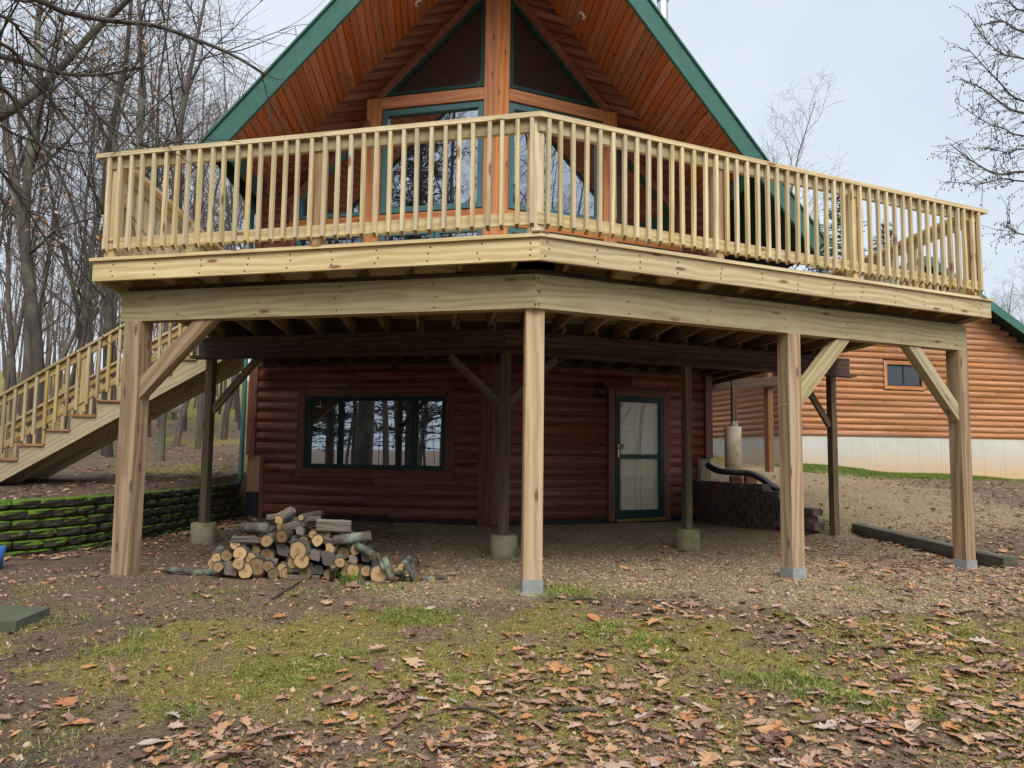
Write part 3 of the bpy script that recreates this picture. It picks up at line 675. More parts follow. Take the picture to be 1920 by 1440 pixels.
# fascia boards
for side, L in (('L', SLFT), ('R', SRGT)):
    MB().prism([dleg(side, 0, 2.516, 0), dleg(side, L, 2.516, 0), dleg(side, L, 2.516, .04), dleg(side, mit(.04), 2.516, .04)], (0, 0, .168)).build('rim_board', M['pine'], deck)
    # nosing board on top
    MB().prism([dleg(side, mit(-.025), 2.687, -.025), dleg(side, L+.02, 2.687, -.025), dleg(side, L+.02, 2.687, .115), dleg(side, mit(.115), 2.687, .115)], (0, 0, .027)).build('edge_board', M['pine'], deck)
MB().prism([dleg('L', .055, 2.715, -.035), dleg('L', 0, 2.715, -.035), dleg('R', .055, 2.715, -.035), dleg('R', .055, 2.715, .05), dleg('L', .055, 2.715, .05)], (0, 0, .012)).build('corner_plate', M['endgrain'], deck)
for (ue, vs_, ve) in ((uL, vLc, 12.9), (uR, vRc, 16.8)):
    MB().board((ue+(.02 if ue < 0 else -.02), vs_+.02, 2.6), (ue+(.02 if ue < 0 else -.02), ve, 2.6), .04, .168).build('rim_board', M['pine'], deck)
# joists
u = uL+.30
while u < uR-.1:
    vf = DV+TA*abs(u-DU)+.06; vw = HV+TA*abs(u-HU)-.05 if abs(u-HU) < SMAX*CA else 16.8
    new = min(vw, DV+TA*abs(u-DU)+3.3)
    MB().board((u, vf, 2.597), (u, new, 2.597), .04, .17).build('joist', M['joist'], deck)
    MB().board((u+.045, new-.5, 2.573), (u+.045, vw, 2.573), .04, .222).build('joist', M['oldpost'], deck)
    u += .4064
for side, L in (('L', 3.78), ('R', 5.0)):
    MB().prism([dleg(side, mit(.25), 2.4585, .25), dleg(side, L, 2.4585, .25), dleg(side, L, 2.4585, .31), dleg(side, mit(.31), 2.4585, .31)], (0, 0, .052)).build('plate_or_gap_shade', M['old'], deck)  # added dark strip, standing in for the shaded gap between beam and joists
# blocking boards near the prow
for s_ in (('L', .15), ('L', .55), ('R', .15), ('R', .55)):
    p = dleg(s_[0], s_[1], 2.597, .36); MB().board(p+Vector((-.19, 0, 0)), p+Vector((.19, 0, 0)), .04, .165).build('blocking', M['joist'], deck)
# decking boards along the facade, clipped by prow fronts, house prow
v = DV+.14/CA
while v < 16.7:
    v1 = v+.138
    def rng(x):
        a = max(uL, DU-(x-DV-.14/CA)/TA); b = min(uR, DU+(x-DV-.14/CA)/TA); return a, b
    a0, b0 = rng(v); a1, b1 = rng(v1)
    segs = []
    if v < HV-.03: segs.append((a0, b0, a1, b1))
    else:
        h0, h1 = (v-HV)/TA, (v1-HV)/TA
        if v < 12.85: segs.append((a0, min(HU-h0, b0), a1, min(HU-h1, b1)))
        segs.append((max(a0, min(HU+h0, 4.82)), b0, max(a1, min(HU+h1, 4.82)), b1))
    for (p, q, r_, s_) in segs:
        if q-p < .05 and s_-r_ < .05: continue
        if s_ <= r_: continue
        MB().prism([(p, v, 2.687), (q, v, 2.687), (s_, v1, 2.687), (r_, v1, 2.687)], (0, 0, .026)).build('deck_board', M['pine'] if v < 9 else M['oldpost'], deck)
    v += .144
# outer beam (two plies), posts, braces
for side, L in (('L', 3.80), ('R', 5.05)):
    for k, (i0, i1) in enumerate(((.194, .234), (.236, .276), (.278, .318))):
        MB().prism([dleg(side, mit(i0), 2.194, i0), dleg(side, L, 2.194, i0), dleg(side, L, 2.194, i1), dleg(side, mit(i1), 2.194, i1)], (0, 0, .264)).build('beam', M['pine_green'] if k == 0 else M['post'], deck)
def post(name, c, rot, z0, z1, sz, mat, base=None, parent=deck):
    d = Vector((math.cos(rot), math.sin(rot), 0)); m_ = MB(); m_.board((c[0], c[1], z0), (c[0], c[1], z1), sz, sz, up=d, ch=.006)
    o = m_.build(name, mat, parent)
    if base:
        b_ = MB(); b_.board((c[0], c[1], z0-.01), (c[0], c[1], z0+.09), sz+.012, sz+.012, up=d, ch=.002); b_.build('post_base', M['galv'], o)
    return o
PS = .145
cL = dleg('L', 3.66, 0, .26); cC = Vector((.705, DV+.33, 0)); cM = dleg('R', 2.67, 0, .26); cR = dleg('R', 4.98, 0, .26)
post('post', cL, -AL, -.1, 2.194, PS+.02, M['post'])
post('post', cC, 0, H(cC.x, cC.y)+.03, 2.194, PS, M['midpine'], True)
post('post', cM, AL, H(cM.x, cM.y)+.01, 2.194, PS, M['post'], True)
post('post', cR, AL, H(cR.x, cR.y)+.0, 2.194, PS, M['post'], True)
MB().tube([(cC.x, cC.y, -.3), (cC.x, cC.y, H(cC.x, cC.y)+.022)], .13, 16).build('concrete_footing', M['concrete'], deck)
def brace(side, s0, z0, s1, z1, inw, wd, th, mat):
    p0, p1 = dleg(side, s0, z0, inw), dleg(side, s1, z1, inw)
    return MB().board(p0, p1, th, wd, up=legnor(side).cross(p1-p0), ch=.005, cut0=0).build('brace', mat, deck)
brace('L', 3.70, 1.49, 2.86, 2.30, .262, .135, .10, M['post'])
brace('R', 2.64, 1.50, 3.42, 2.30, .262, .13, .10, M['pine_green'])
brace('R', 5.02, 1.44, 4.18, 2.29, .262, .13, .10, M['pine_green'])
def screws(side, L, inw, zs, step, name, parent):
    m_ = MB(); s_ = .06
    while s_ < L:
        for z_ in zs:
            p_ = dleg(side, s_+rnd.uniform(-.02, .02), z_+rnd.uniform(-.012, .012), inw); m_.tube([p_-legnor(side)*.002, p_+legnor(side)*.0015], .0075, 6)
        s_ += step*rnd.uniform(.9, 1.1)
    o_ = m_.build(name, M['blackmetal'], parent); o_['kind'] = 'stuff'
for side, L in (('L', SLFT), ('R', SRGT)):
    screws(side, L, 0, (2.55, 2.60, 2.65), .406, 'screw_heads', deck); screws(side, L-.15, .194, (2.23, 2.32, 2.42), .81, 'screw_heads', deck)
# inner, older row
IV = 8.29
def ileg(side, s, z, inw=0.0): return leg(side, s, z, -inw, DU, IV)
for side, L in (('L', 3.95), ('R', 5.35)):
    for (i0, i1) in ((0, .04), (.042, .082)):
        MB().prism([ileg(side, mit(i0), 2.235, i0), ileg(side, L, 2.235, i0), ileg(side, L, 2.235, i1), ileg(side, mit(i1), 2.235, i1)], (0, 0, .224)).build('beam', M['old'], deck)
    MB().prism([ileg(side, mit(-.05), 2.195, -.05), ileg(side, L+.08, 2.195, -.05), ileg(side, L+.08, 2.195, .11), ileg(side, mit(.11), 2.195, .11)], (0, 0, .038)).build('plate_or_gap_shade', M['old'], deck)
def pier(c, r, ztop):
    zg = H(c.x, c.y, False)
    m_ = MB(); m_.tube([(c.x, c.y, zg-.25), (c.x, c.y, ztop-.012), (c.x, c.y, ztop)], [r, r, r-.012], 20); return m_.build('concrete_pier', M['concrete'], deck)
inner = [('L', 3.78, .19, M['oldpost']), ('L', 0.0, .13, M['oldpost']), ('R', 2.52, .16, M['oldpost']), ('R', 5.02, None, M['oldpost'])]
for side, s_, zp, mt in inner:
    c = ileg(side, s_, 0, .035)
    if zp is not None:
        zt = H(c.x, c.y, False)+.24; pier(c, .15, zt); z0 = zt
    else: z0 = H(c.x, c.y)-.1
    post('post', c, AL if side == 'R' else -AL, z0, 2.195, .098, mt)
def ibrace(side, s0, z0, s1, z1):
    p0, p1 = ileg(side, s0, z0, .035), ileg(side, s1, z1, .035); MB().board(p0, p1, .045, .09, up=legnor(side).cross(p1-p0)).build('brace', M['oldpost'], deck)
ibrace('L', 3.73, 1.55, 3.15, 2.17); ibrace('L', .05, 1.62, .66, 2.17); ibrace('R', .05, 1.62, .66, 2.17); ibrace('R', 4.97, 1.5, 4.45, 2.15)
# rear side deck posts on tall tube footings (right side of the house)
c = on_v(1374, 800, 14.5); m_ = MB(); m_.tube([(c.x, c.y, .4), (c.x, c.y, c.z-.02), (c.x, c.y, c.z)], [.165, .165, .155], 22); tp = m_.build('concrete_pier', M['tubeconcrete'], deck)
post('post', Vector((c.x+.03, c.y, 0)), 0, c.z+.02, 2.56, .10, M['old'], True)
c2 = on_v(1443, 893, 15.6); m_ = MB(); m_.tube([(c2.x, c2.y, c2.z-.4), (c2.x, c2.y, c2.z+.0)], .2, 18); m_.build('concrete_pier', M['concrete'], deck)
post('post', c2, R(20), c2.z+.005, 2.9, .14, M['brownpost'], True)
MB().board((5.0, 14.5, 2.40), (7.6, 15.7, 2.70), .08, .2).build('beam', M['old'], deck)
# railing
RH = .95
def railing(P0, P1, nrm, posts, nb, first=True, name='railing', mat=M['pine'], cap_ext=(0, 0), side=None):
    """P0->P1 along the outer face of the rim at deck level; nrm outward"""
    P0 = Vector(P0); P1 = Vector(P1); t = (P1-P0); L = t.length; t.normalize(); nrm = Vector(nrm)
    up = Vector((0, 0, 1))
    m_ = MB(); z_ = ZD+RH-.038
    if side: m_.prism([dleg(side, mit(.02), z_, .02), dleg(side, L+.09, z_, .02), dleg(side, L+.09, z_, .17), dleg(side, mit(.17), z_, .17)], (0, 0, .038))
    else: m_.board(P0-t*cap_ext[0]-nrm*.045+up*(RH-.019), P1+t*cap_ext[1]-nrm*.045+up*(RH-.019), .15, .038)
    cap = m_.build('rail_cap', mat, deck)
    MB().board(P0-nrm*.03+up*(RH-.09), P1-nrm*.03+up*(RH-.09), .038, .10).build('top_rail', M['pine_green'], cap)
    MB().board(P0-nrm*.03+up*.14, P1-nrm*.03+up*.14, .038, .10).build('bottom_rail', mat, cap)
    for s_ in posts:
        c_ = P0+t*s_-nrm*.075
        MB().board(c_+up*0.001, c_+up*(RH-.04), .10, .10, up=nrm).build('rail_post', M['post'] if rnd.random() < .4 else mat, cap)
    # baluster mesh, local: origin at foot, -> outward is local -Y
    b_ = MB(); hw = .015; z0, z1 = .055, RH-.042
    V_ = [(-hw, -hw, z0+.035), (hw, -hw, z0+.035), (hw, hw, z0), (-hw, hw, z0), (-hw, -hw, z1), (hw, -hw, z1), (hw, hw, z1), (-hw, hw, z1)]
    b_.v = [Vector(x) for x in V_]
    for f_, mt in (([0, 1, 5, 4], 0), ([1, 2, 6, 5], 0), ([2, 3, 7, 6], 0), ([3, 0, 4, 7], 0), ([3, 2, 1, 0], 1), ([4, 5, 6, 7], 0)):
        b_.face(f_, [(V_[k][2]+3, V_[k][0]+V_[k][1]*1.0) for k in f_], mt)
    me = b_.mesh('baluster', [mat, M['endgrain']])
    ang = math.atan2(nrm.y, nrm.x)+math.pi/2
    for i in range(nb):
        s_ = (i+.5)*L/nb+rnd.uniform(-.006, .006)
        p = P0+t*s_+nrm*.012
        Mx = Matrix.Translation(p) @ Matrix.Rotation(ang, 4, 'Z') @ Matrix.Rotation(R(rnd.uniform(-.5, .5)), 4, 'Y')
        inst('baluster', me, cap, Mx)
    return cap
railing(dleg('L', mit(.05), ZD, .05), dleg('L', SLFT-.02, ZD, .05), legnor('L'), [1.86, SLFT-.10], 34, side='L')
railing(dleg('R', mit(.05), ZD, .05), dleg('R', SRGT-.02, ZD, .05), legnor('R'), [.0, 1.72, 3.35, SRGT-.10], 45, side='R')
railing((uL+.05, vLc+.12, ZD), (uL+.05, 10.4, ZD), (-1, 0, 0), [1.85, 3.5], 31)
railing((uR-.05, vRc+.12, ZD), (uR-.05, 12.6, ZD), (1, 0, 0), [1.8, 3.6, 5.2], 46)

# ------------------------------------------------------------------ staircase
ST = thing('staircase', (-4.8, 11.2, .5), 'new pale wooden stairs with railings descending from the deck onto the leaf-covered bank', 'staircase')
SV0, SV1 = 10.6, 11.75; RUN, RISE = .32, .2; NST = 11; U0 = uL-.02
for vv_ in (SV0, (SV0+SV1)/2, SV1):
    poly = [(U0, vv_, ZD-.03)]
    for k in range(NST):
        poly += [(U0-RUN*k, vv_, ZD-.03-RISE*(k+1)), (U0-RUN*(k+1), vv_, ZD-.03-RISE*(k+1))]
    ue, ze = U0-RUN*NST, ZD-.03-RISE*NST
    poly += [(ue, vv_, ze-.02), (ue+.22, vv_, ze-.20), (U0, vv_, ZD-.43)]
    MB().prism(poly, (0, .042, 0)).build('stringer', M['stairwood'], ST)
for k in range(NST):
    z = ZD-.03-RISE*(k+1)
    MB().board((U0-RUN*(k+.5)-.012, SV0-.03, z+.016), (U0-RUN*(k+.5)-.012, SV1+.07, z+.016), RUN+.01, .03).build('tread', M['tread'], ST)
    MB().board((U0-RUN*k-.014, SV0+.05, z+.115), (U0-RUN*k-.014, SV1-.005, z+.115), .02, .15, ).build('riser', M['stairwood'], ST)
for vv_, sg in ((SV0-.02, -1), (SV1+.06, 1)):
    a = Vector((U0-.10, vv_, ZD+.80)); b = Vector((U0-RUN*NST+.05, vv_, ZD-RISE*NST+.80)); t = (b-a).normalized()
    o = MB().board(a, b, .13, .035).build('handrail', M['stairwood'], ST)
    dz = Vector((0, 0, -.075)); MB().board(a+dz, b+dz, .038, .085).build('sub_rail', M['stairwood'], o)
    dz = Vector((0, 0, -.70)); MB().board(a+dz, b+dz, .038, .085).build('bottom_rail', M['stairwood'], o)
    nb = 26; me = None
    for i in range(nb):
        p = a.lerp(b, (i+.5)/nb)+Vector((0, sg*.038, -.02))
        if me is None:
            m_ = MB(); m_.board((0, 0, -.78), (0, 0, 0), .038, .038, up=(0, 1, 0), ch=.002); me = m_.mesh('stair_baluster', M['stairwood'])
        inst('baluster', me, o, Matrix.Translation(p))
    for f_ in (.02, .5, .98):
        p = a.lerp(b, f_); zg = max(H(p.x, p.y)-.1, p.z-.86); MB().board((p.x, p.y-sg*.04, zg), (p.x, p.y-sg*.04, p.z), .09, .09, up=(0, 1, 0)).build('newel_post', M['stairwood'], o)

# ------------------------------------------------------------------ retaining walls
def block_mesh(w_, h, d, seed, mat):
    r_ = random.Random(seed); m_ = MB(); nx = 4
    # split face front bulging in -Y, slight chamfer; back at +d
    rows = [(-h/2+.004, .016), (-h/2+.02, -.006), (0, -.016), (h/2-.018, -.010), (h/2-.004, .016)]
    xs = [-w_/2+.007, -w_/4, w_/4, w_/2-.007]
    for (z, y) in rows:
        for i, x in enumerate(xs):
            yy = y+r_.uniform(-.012, .012)+(.026 if i in (0, 3) else 0); m_.v.append(Vector((x, yy, z+r_.uniform(-.003, .003))))
    for j in range(4):
        for i in range(3): a = j*4+i; m_.face([a, a+1, a+5, a+4])
    b0 = len(m_.v); bx = w_/2-.02
    m_.v += [Vector((-bx, d, -h/2+.004)), Vector((bx, d, -h/2+.004)), Vector((bx, d, h/2-.004)), Vector((-bx, d, h/2-.004))]
    m_.face([16, 17, 18, 19, b0+2, b0+3]); m_.face([3, 2, 1, 0, b0, b0+1]); m_.face([0, 4, 8, 12, 16, b0+3, b0]); m_.face([19, 15, 11, 7, 3, b0+1, b0+2]); m_.face([b0, b0+3, b0+2, b0+1])
    return m_.mesh('block', mat)
def path_at(path, d):
    for a, b in zip(path, path[1:]):
        L = (b-a).length
        if d <= L: return a.lerp(b, d/L), (b-a).normalized()
        d -= L
    return path[-1].copy(), (path[-1]-path[-2]).normalized()
def block_wall(root, path, courses, bw, bh, batter, mat, zfun, side, ends=None, seed=0):
    path = [Vector((p[0], p[1], 0)) for p in path]; L = sum((b-a).length for a, b in zip(path, path[1:]))
    meshes = [block_mesh(bw, bh, .19, seed+i, mat) for i in range(6)]; r_ = random.Random(seed)
    for c in range(courses):
        d = bw*(.25 if c % 2 else .75)
        while d < L-bw*.3:
            if ends is None or ends(c, d/L):
                p, t = path_at(path, d); nrm = Vector((t.y, -t.x, 0))*side          # outward
                p = p-nrm*(batter*c+r_.uniform(-.012, .012))+Vector((0, 0, zfun(d/L)+bh*(c+.5)))
                ang = math.atan2(nrm.y, nrm.x)+math.pi/2+r_.uniform(-.03, .03)
                inst('block', r_.choice(meshes), root, Matrix.Translation(p) @ Matrix.Rotation(ang, 4, 'Z'))
            d += bw*r_.uniform(.98, 1.01)
lw = [(-9.0, 7.45), (-7, 7.5), (-5.5, 7.65), (-4.95, 7.82), (-4.5, 8.1), (-4.2, 8.42), (-3.97, 8.8), (-3.80, 9.3), (-3.66, 9.9), (-3.52, 10.6), (-3.42, 11.3), (-3.32, 12.1), (-3.24, 12.95)]
wl = thing('retaining_wall', (-3.8, 9, -.05), 'mossy green block retaining wall curving from the house corner past the stairs', 'wall')
block_wall(wl, lw, 6, .29, .105, .012, M['mossblock'], lambda f: -.08-.04*f, 1, seed=11)
wr = thing('retaining_wall', (5.0, 11.5, -.05), 'dark charcoal block retaining wall stepping down beside the gravel bank under a black pipe', 'wall')
block_wall(wr, [(4.62, 12.85), (4.95, 11.4), (5.42, 10.15)], 7, .205, .103, .01, M['darkblock'], lambda f: -.10+.03*f, -1, ends=lambda c, f: f < 1.05-.0 and (c < 4 or f < .80-(c-4)*.05) and (c < 2 or f < .98), seed=23)
# ------------------------------------------------------------------ garage
ga = thing('garage', (13, 24, .5), 'honey-coloured log garage with pale concrete foundation and green roof edge beyond the gravel', 'garage')
GC = Vector((9.22, 19.5, 0)); GA = R(7); gd = Vector((math.cos(GA), math.sin(GA), 0)); gb = Vector((-math.sin(GA)*.2, 1, 0)).normalized(); GW = 8.8
gn = Vector((math.sin(GA), -math.cos(GA), 0))
def gleg(side, s, z, off=0.0): return GC+gd*s+gn*off+Vector((0, 0, z))
gl = Vector((-1, -.05, 0)).normalized()
def gside(side, s, z, off=0.0): return GC+gb*s+gl*off+Vector((0, 0, z))
GZ0, GZE, GZP = 1.58, 3.95, 6.55
mb = MB(); b1 = GC+gb*9; b2 = GC+gd*GW+gb*9; c1 = GC+gd*GW
foot = [GC, c1, b2, b1]
for k, (z0, z1) in enumerate(((-.6, GZ0),)):
    mb.prism([Vector((p.x, p.y, z0)) for p in foot], (0, 0, z1-z0))
fnd = mb.build('foundation', M['foundation'], ga)
for k in range(1, 12):
    MB().board(gleg(0, k*.72, -.2, .001), gleg(0, k*.72, GZ0-.03, .001), .012, .012, up=gn).build('form_seam', M['foundation'], fnd)
mb = MB(); pk = GC+gd*(GW/2); pkb = b1+gd*(GW/2)
i_ = GC-gn*.06
pv = [gleg(0, .03, GZ0, -.06), gleg(0, GW-.03, GZ0, -.06), gleg(0, GW-.03, GZE, -.06), gleg(0, GW/2, GZP, -.06), gleg(0, .03, GZE, -.06)]
mb.prism(pv, gb*8.8); gwall = mb.build('wall', M['garage_log'], ga)
z = GZ0; W0, W1 = 3.18, 4.52   # window along the gable
while z < GZP-.1:
    zm = z+.085; s0, s1 = 0, GW
    if zm > GZE: k = (zm-GZE)/(GZP-GZE)*GW/2; s0, s1 = k, GW-k
    parts = [(s0, s1)]
    if 2.93 < zm < 3.72: parts = [(s0, W0), (W1, s1)]
    elif s1-s0 > 4:
        mid = rnd.uniform(s0+1.5, s1-1.5); parts = [(s0, mid-.002), (mid+.002, s1)]
    for a, b in parts: log_piece('R', a, b, zm, .17, .05, M['garage_log'], gleg, gwall)
    if zm < GZE: log_piece('L', 0, 8.9, zm, .17, .05, M['garage_log'], gside, gwall)
    z += .17
def gboard(name, s0, z0, s1, z1, wd, th, mat, parent, off=.03): return MB().board(gleg(0, s0, z0, off+th/2), gleg(0, s1, z1, off+th/2), wd, th, up=gn).build(name, mat, parent)
gwin = gboard('window', W0+.08, 2.98, W1-.08, 2.98, .10, .05, M['cedar'], gwall)
gboard('trim_board', W0+.08, 3.69, W1-.08, 3.69, .10, .05, M['cedar'], gwin); gboard('trim_board', W0+.05, 2.94, W0+.05, 3.74, .10, .052, M['cedar'], gwin); gboard('trim_board', W1-.05, 2.94, W1-.05, 3.74, .10, .052, M['cedar'], gwin)
MB().prism([gleg(0, W0+.10, 3.03, .0), gleg(0, W1-.10, 3.03, .0), gleg(0, W1-.10, 3.64, .0), gleg(0, W0+.10, 3.64, .0)], gn*.02).build('pane', M['glass_dim'], gwin)
for (a, b, c_, d) in ((W0+.1, 3.05, W1-.1, 3.05), (W0+.1, 3.62, W1-.1, 3.62), ((W0+W1)/2, 3.03, (W0+W1)/2, 3.64)): gboard('sash', a, b, c_, d, .04, .03, M['darkframe'], gwin, off=.012)
mb = MB(); ov = .55
rs = (GZP-GZE)/(GW/2)
def groof(s, v_, zo=0): return GC+gd*s+gb*v_+Vector((0, 0, GZP+.12-rs*abs(s-GW/2)+zo))
for (sa, sb) in ((-.5, GW/2), (GW/2, GW+.5)):
    mb.prism([groof(sa, -ov), groof(sb, -ov), groof(sb, 9.5), groof(sa, 9.5)], (0, 0, .06), 0)
    mb.prism([groof(sa, -ov+.02, -.12), groof(sb, -ov+.02, -.12), groof(sb, 9.4, -.12), groof(sa, 9.4, -.12)], (0, 0, .118), 1)
groof_o = mb.build('roof', [M['shingle'], M['darksoffit']], ga)
for (sa, sb) in ((-.5, GW/2), (GW/2, GW+.5)):
    MB().board(groof(sa, -ov-.02, -.08), groof(sb, -ov-.02, -.08), .04, .24).build('rake_fascia', M['green'], groof_o)
MB().board(gleg(0, .02, .7, .05), gleg(0, .02, GZE, .05), .10, .12, up=gn).build('corner_board', M['cedar'], ga)
MB().tube([gleg(0, .12, .75, .13), gleg(0, .12, GZE, .13)], .045, 8).build('downspout', M['green'], ga)

# ------------------------------------------------------------------ small things
lamp = thing('wall_lantern', leg('R', 1.88, 2.05, .08), 'small black wall lantern beside the back door', 'lamp')
lc = leg('R', 1.88, 0, .14)
MB().board(leg('R', 1.88, 1.98, .06), leg('R', 1.88, 2.2, .06), .09, .02, up=legnor('R')).build('back_plate', M['blackmetal'], lamp)
MB().tube([leg('R', 1.88, 2.16, .06), leg('R', 1.88, 2.24, .10), (lc.x, lc.y, 2.22)], .010, 6).build('arm', M['blackmetal'], lamp)
MB().tube([(lc.x, lc.y, 2.24), (lc.x, lc.y, 2.17), (lc.x, lc.y, 2.165)], [.015, .075, .07], 8).build('hood', M['blackmetal'], lamp)
MB().tube([(lc.x, lc.y, 2.165), (lc.x, lc.y, 2.0)], [.06, .045], 8).build('glass_shade', M['glass_door'], lamp)
MB().tube([(lc.x, lc.y, 2.0), (lc.x, lc.y, 1.955)], [.05, .012], 8).build('finial', M['blackmetal'], lamp)
# corrugated drain pipe
pp = [on_v(1327, 872, 12.75), on_v(1345, 882, 12.5), on_v(1375, 886, 12.3), on_v(1402, 887, 12.15), on_v(1425, 896, 11.95), on_v(1445, 910, 11.75), on_v(1460, 921, 11.6)]
def cat(pts, n):
    out_ = []
    for i in range(len(pts)-1):
        p0, p1, p2, p3 = pts[max(i-1, 0)], pts[i], pts[i+1], pts[min(i+2, len(pts)-1)]
        for k in range(n):
            t = k/n; out_.append(.5*((2*p1)+(p2-p0)*t+(2*p0-5*p1+4*p2-p3)*t*t+(3*p1-p0-3*p2+p3)*t**3))
    return out_+[pts[-1]]
cp_ = cat([Vector(p) for p in pp], 16)
mb = MB(); mb.tube(cp_, [.058 if i % 2 else .048 for i in range(len(cp_))], 12, smooth=False)
tag(mb.build('drain_pipe', M['blackplastic']), 'black corrugated drain pipe lying over the charcoal block wall', 'pipe')
for k, (px, py, nb) in enumerate(((1380, 908, 2), (1408, 912, 3))):
    p = on_v(px, py, 12.35); zg = H(p.x, p.y)
    for i in range(nb):
        m_ = MB(); m_.board((-.1, 0, .032), (.1, 0, .032), .095, .062, ch=.005)
        tag(m_.build('brick', M['redbrick'], None, Matrix.Translation((p.x+rnd.uniform(-.01, .01), p.y, zg+i*.064)) @ Matrix.Rotation(rnd.uniform(-.3, .3), 4, 'Z')), 'loose red brick stacked under the black drain pipe', 'brick', 'red bricks under the drain pipe')
a, b = Vector((5.78, 10.0, 0)), Vector((5.73, 7.12, 0))
a.z = H(a.x, a.y)+.05; b.z = H(b.x, b.y)+.05
timber_m = wood('mossy_timber', (.17, .155, .125), (.085, .078, .065), var=.1, dirt=(.07, .075, .045))
tag(MB().board(a, b, .15, .13, ch=.012).build('landscape_timber', timber_m), 'long dark mossy landscape timber edging the gravel behind the outer right post', 'timber')
p = on_z(40, 1195, -.05)
m_ = MB(); m_.prism([(-3.4, 4.78, H(-2.9, 5)-.02), (-2.54, 4.90, H(-2.7, 5)-.02), (-2.50, 5.22, H(-2.7, 5.1)-.02), (-3.4, 5.46, H(-2.9, 5.2)-.02)], (0, 0, .07))
tag(m_.build('stone_slab', M['slab']), 'flat greenish paving slab lying on bare soil', 'slab')
p = on_v(-2, 1018, 7.3)
m_ = MB(); m_.tube([(p.x-.06, p.y, H(p.x, p.y)), (p.x-.06, p.y, H(p.x, p.y)+.20)], [.09, .11], 14); tag(m_.build('blue_bucket', M['blue']), 'bright blue plastic object at the foot of the mossy wall', 'bucket')
# white tank up in the woods
p = on_v(286, 800, 30); zg = H(p.x, p.y)
tk = thing('propane_tank', (p.x, p.y, zg), 'white rounded fuel tank standing among leaves beyond the stairs', 'tank')
prof = [(-1.2, .05), (-1.15, .22), (-1.0, .36), (-.8, .42), (.8, .42), (1.0, .36), (1.15, .22), (1.2, .05)]
mb = MB(); mb.tube([(p.x+a_, p.y, zg+.62) for a_, r_ in prof], [r_ for a_, r_ in prof], 18); mb.build('vessel', M['whitepaint'], tk)
for dx in (-.7, .7): MB().box((p.x+dx-.08, p.y-.3, zg-.1), (p.x+dx+.08, p.y+.3, zg+.24)).build('foot', M['concrete'], tk)
MB().tube([(p.x, p.y, zg+1.03), (p.x, p.y, zg+1.18)], .14, 12).build('dome', M['whitepaint'], tk)

# ------------------------------------------------------------------ firewood pile
def log_obj(name, p, d, r, L, label, group, split=False, seed=0, n=12):
    r_ = random.Random(seed); d = Vector(d).normalized(); m_ = MB()
    sq = [r_.uniform(.88, 1.1) for _ in range(n)]
    if split: sq = [1.0 if math.cos(2*math.pi*i/n) > -.2 else .42 for i in range(n)]
    k = 5; pts = [p+d*(L*i/(k-1))+Vector((r_.uniform(-1, 1), 0, r_.uniform(-1, 1)))*(r*.06 if 0 < i < k-1 else 0) for i in range(k)]
    m_.tube(pts, [r*r_.uniform(.95, 1.06) for _ in range(k)], n, 0, 1, squash=sq, smooth=not split)
    o = m_.build(name, [M['splitwood'] if split else M['logbark'], M['splitwood'] if split and r_.random() < .5 else M['cutend']])
    return tag(o, label, 'log', group)
def pile_pt(x, y): return 300+x/3.2, 920+y/3.2
GF = 'firewood logs in the pile'
ends = [(703, 180, 25), (845, 160, 16), (730, 272, 33), (830, 250, 24), (943, 297, 30), (918, 262, 22), (1095, 310, 24), (1055, 315, 20), (398, 388, 30), (480, 372, 33), (568, 357, 25), (540, 407, 32), (643, 385, 35), (724, 366, 34), (828, 355, 45), (585, 450, 42), (917, 397, 32), (1100, 372, 32), (1173, 353, 27), (1080, 428, 26), (1225, 412, 25), (1275, 402, 22), (730, 476, 36), (942, 483, 27), (470, 435, 30), (510, 478, 38), (408, 480, 42), (350, 455, 25), (340, 400, 25), (850, 415, 36), (1108, 505, 45), (1160, 475, 33), (1195, 530, 42), (1290, 455, 30), (1310, 530, 42), (1235, 480, 28), (1000, 425, 42), (590, 500, 35), (680, 508, 28), (1450, 455, 18), (1420, 510, 14), (1020, 520, 34), (870, 520, 38), (770, 300, 26), (800, 430, 30), (640, 300, 28), (1010, 350, 30), (560, 290, 26), (860, 300, 24), (650, 450, 30), (1040, 460, 26), (450, 320, 24), (990, 250, 30), (1150, 420, 24), (1240, 540, 30), (760, 540, 30)]
for i, (x, y, r) in enumerate(ends):
    px, py = pile_pt(x, y); vv_ = 6.42+.10*((x-400)/900)*-1+rnd.uniform(-.05, .10)
    q = on_v(px, py, vv_); rr = r/3.2*vv_/FPX*1.2
    zg = H(q.x, q.y)
    if q.z-rr < zg: q.z = zg+rr*.9
    log_obj('firewood_log', q, (rnd.uniform(-.28, .28), 1, rnd.uniform(-.04, .08)), rr, rnd.uniform(.34, .46), 'round firewood log with sawn end facing out of the stacked pile', GF, seed=100+i, n=14) if (i*7) % 10 > 2 else log_obj('firewood_log', q, (rnd.uniform(-.28, .28), 1, rnd.uniform(-.04, .08)), rr*1.15, rnd.uniform(.34, .46), 'wedge of split firewood with its end facing out of the pile', 'split firewood wedges in the pile', split=True, seed=100+i, n=9)
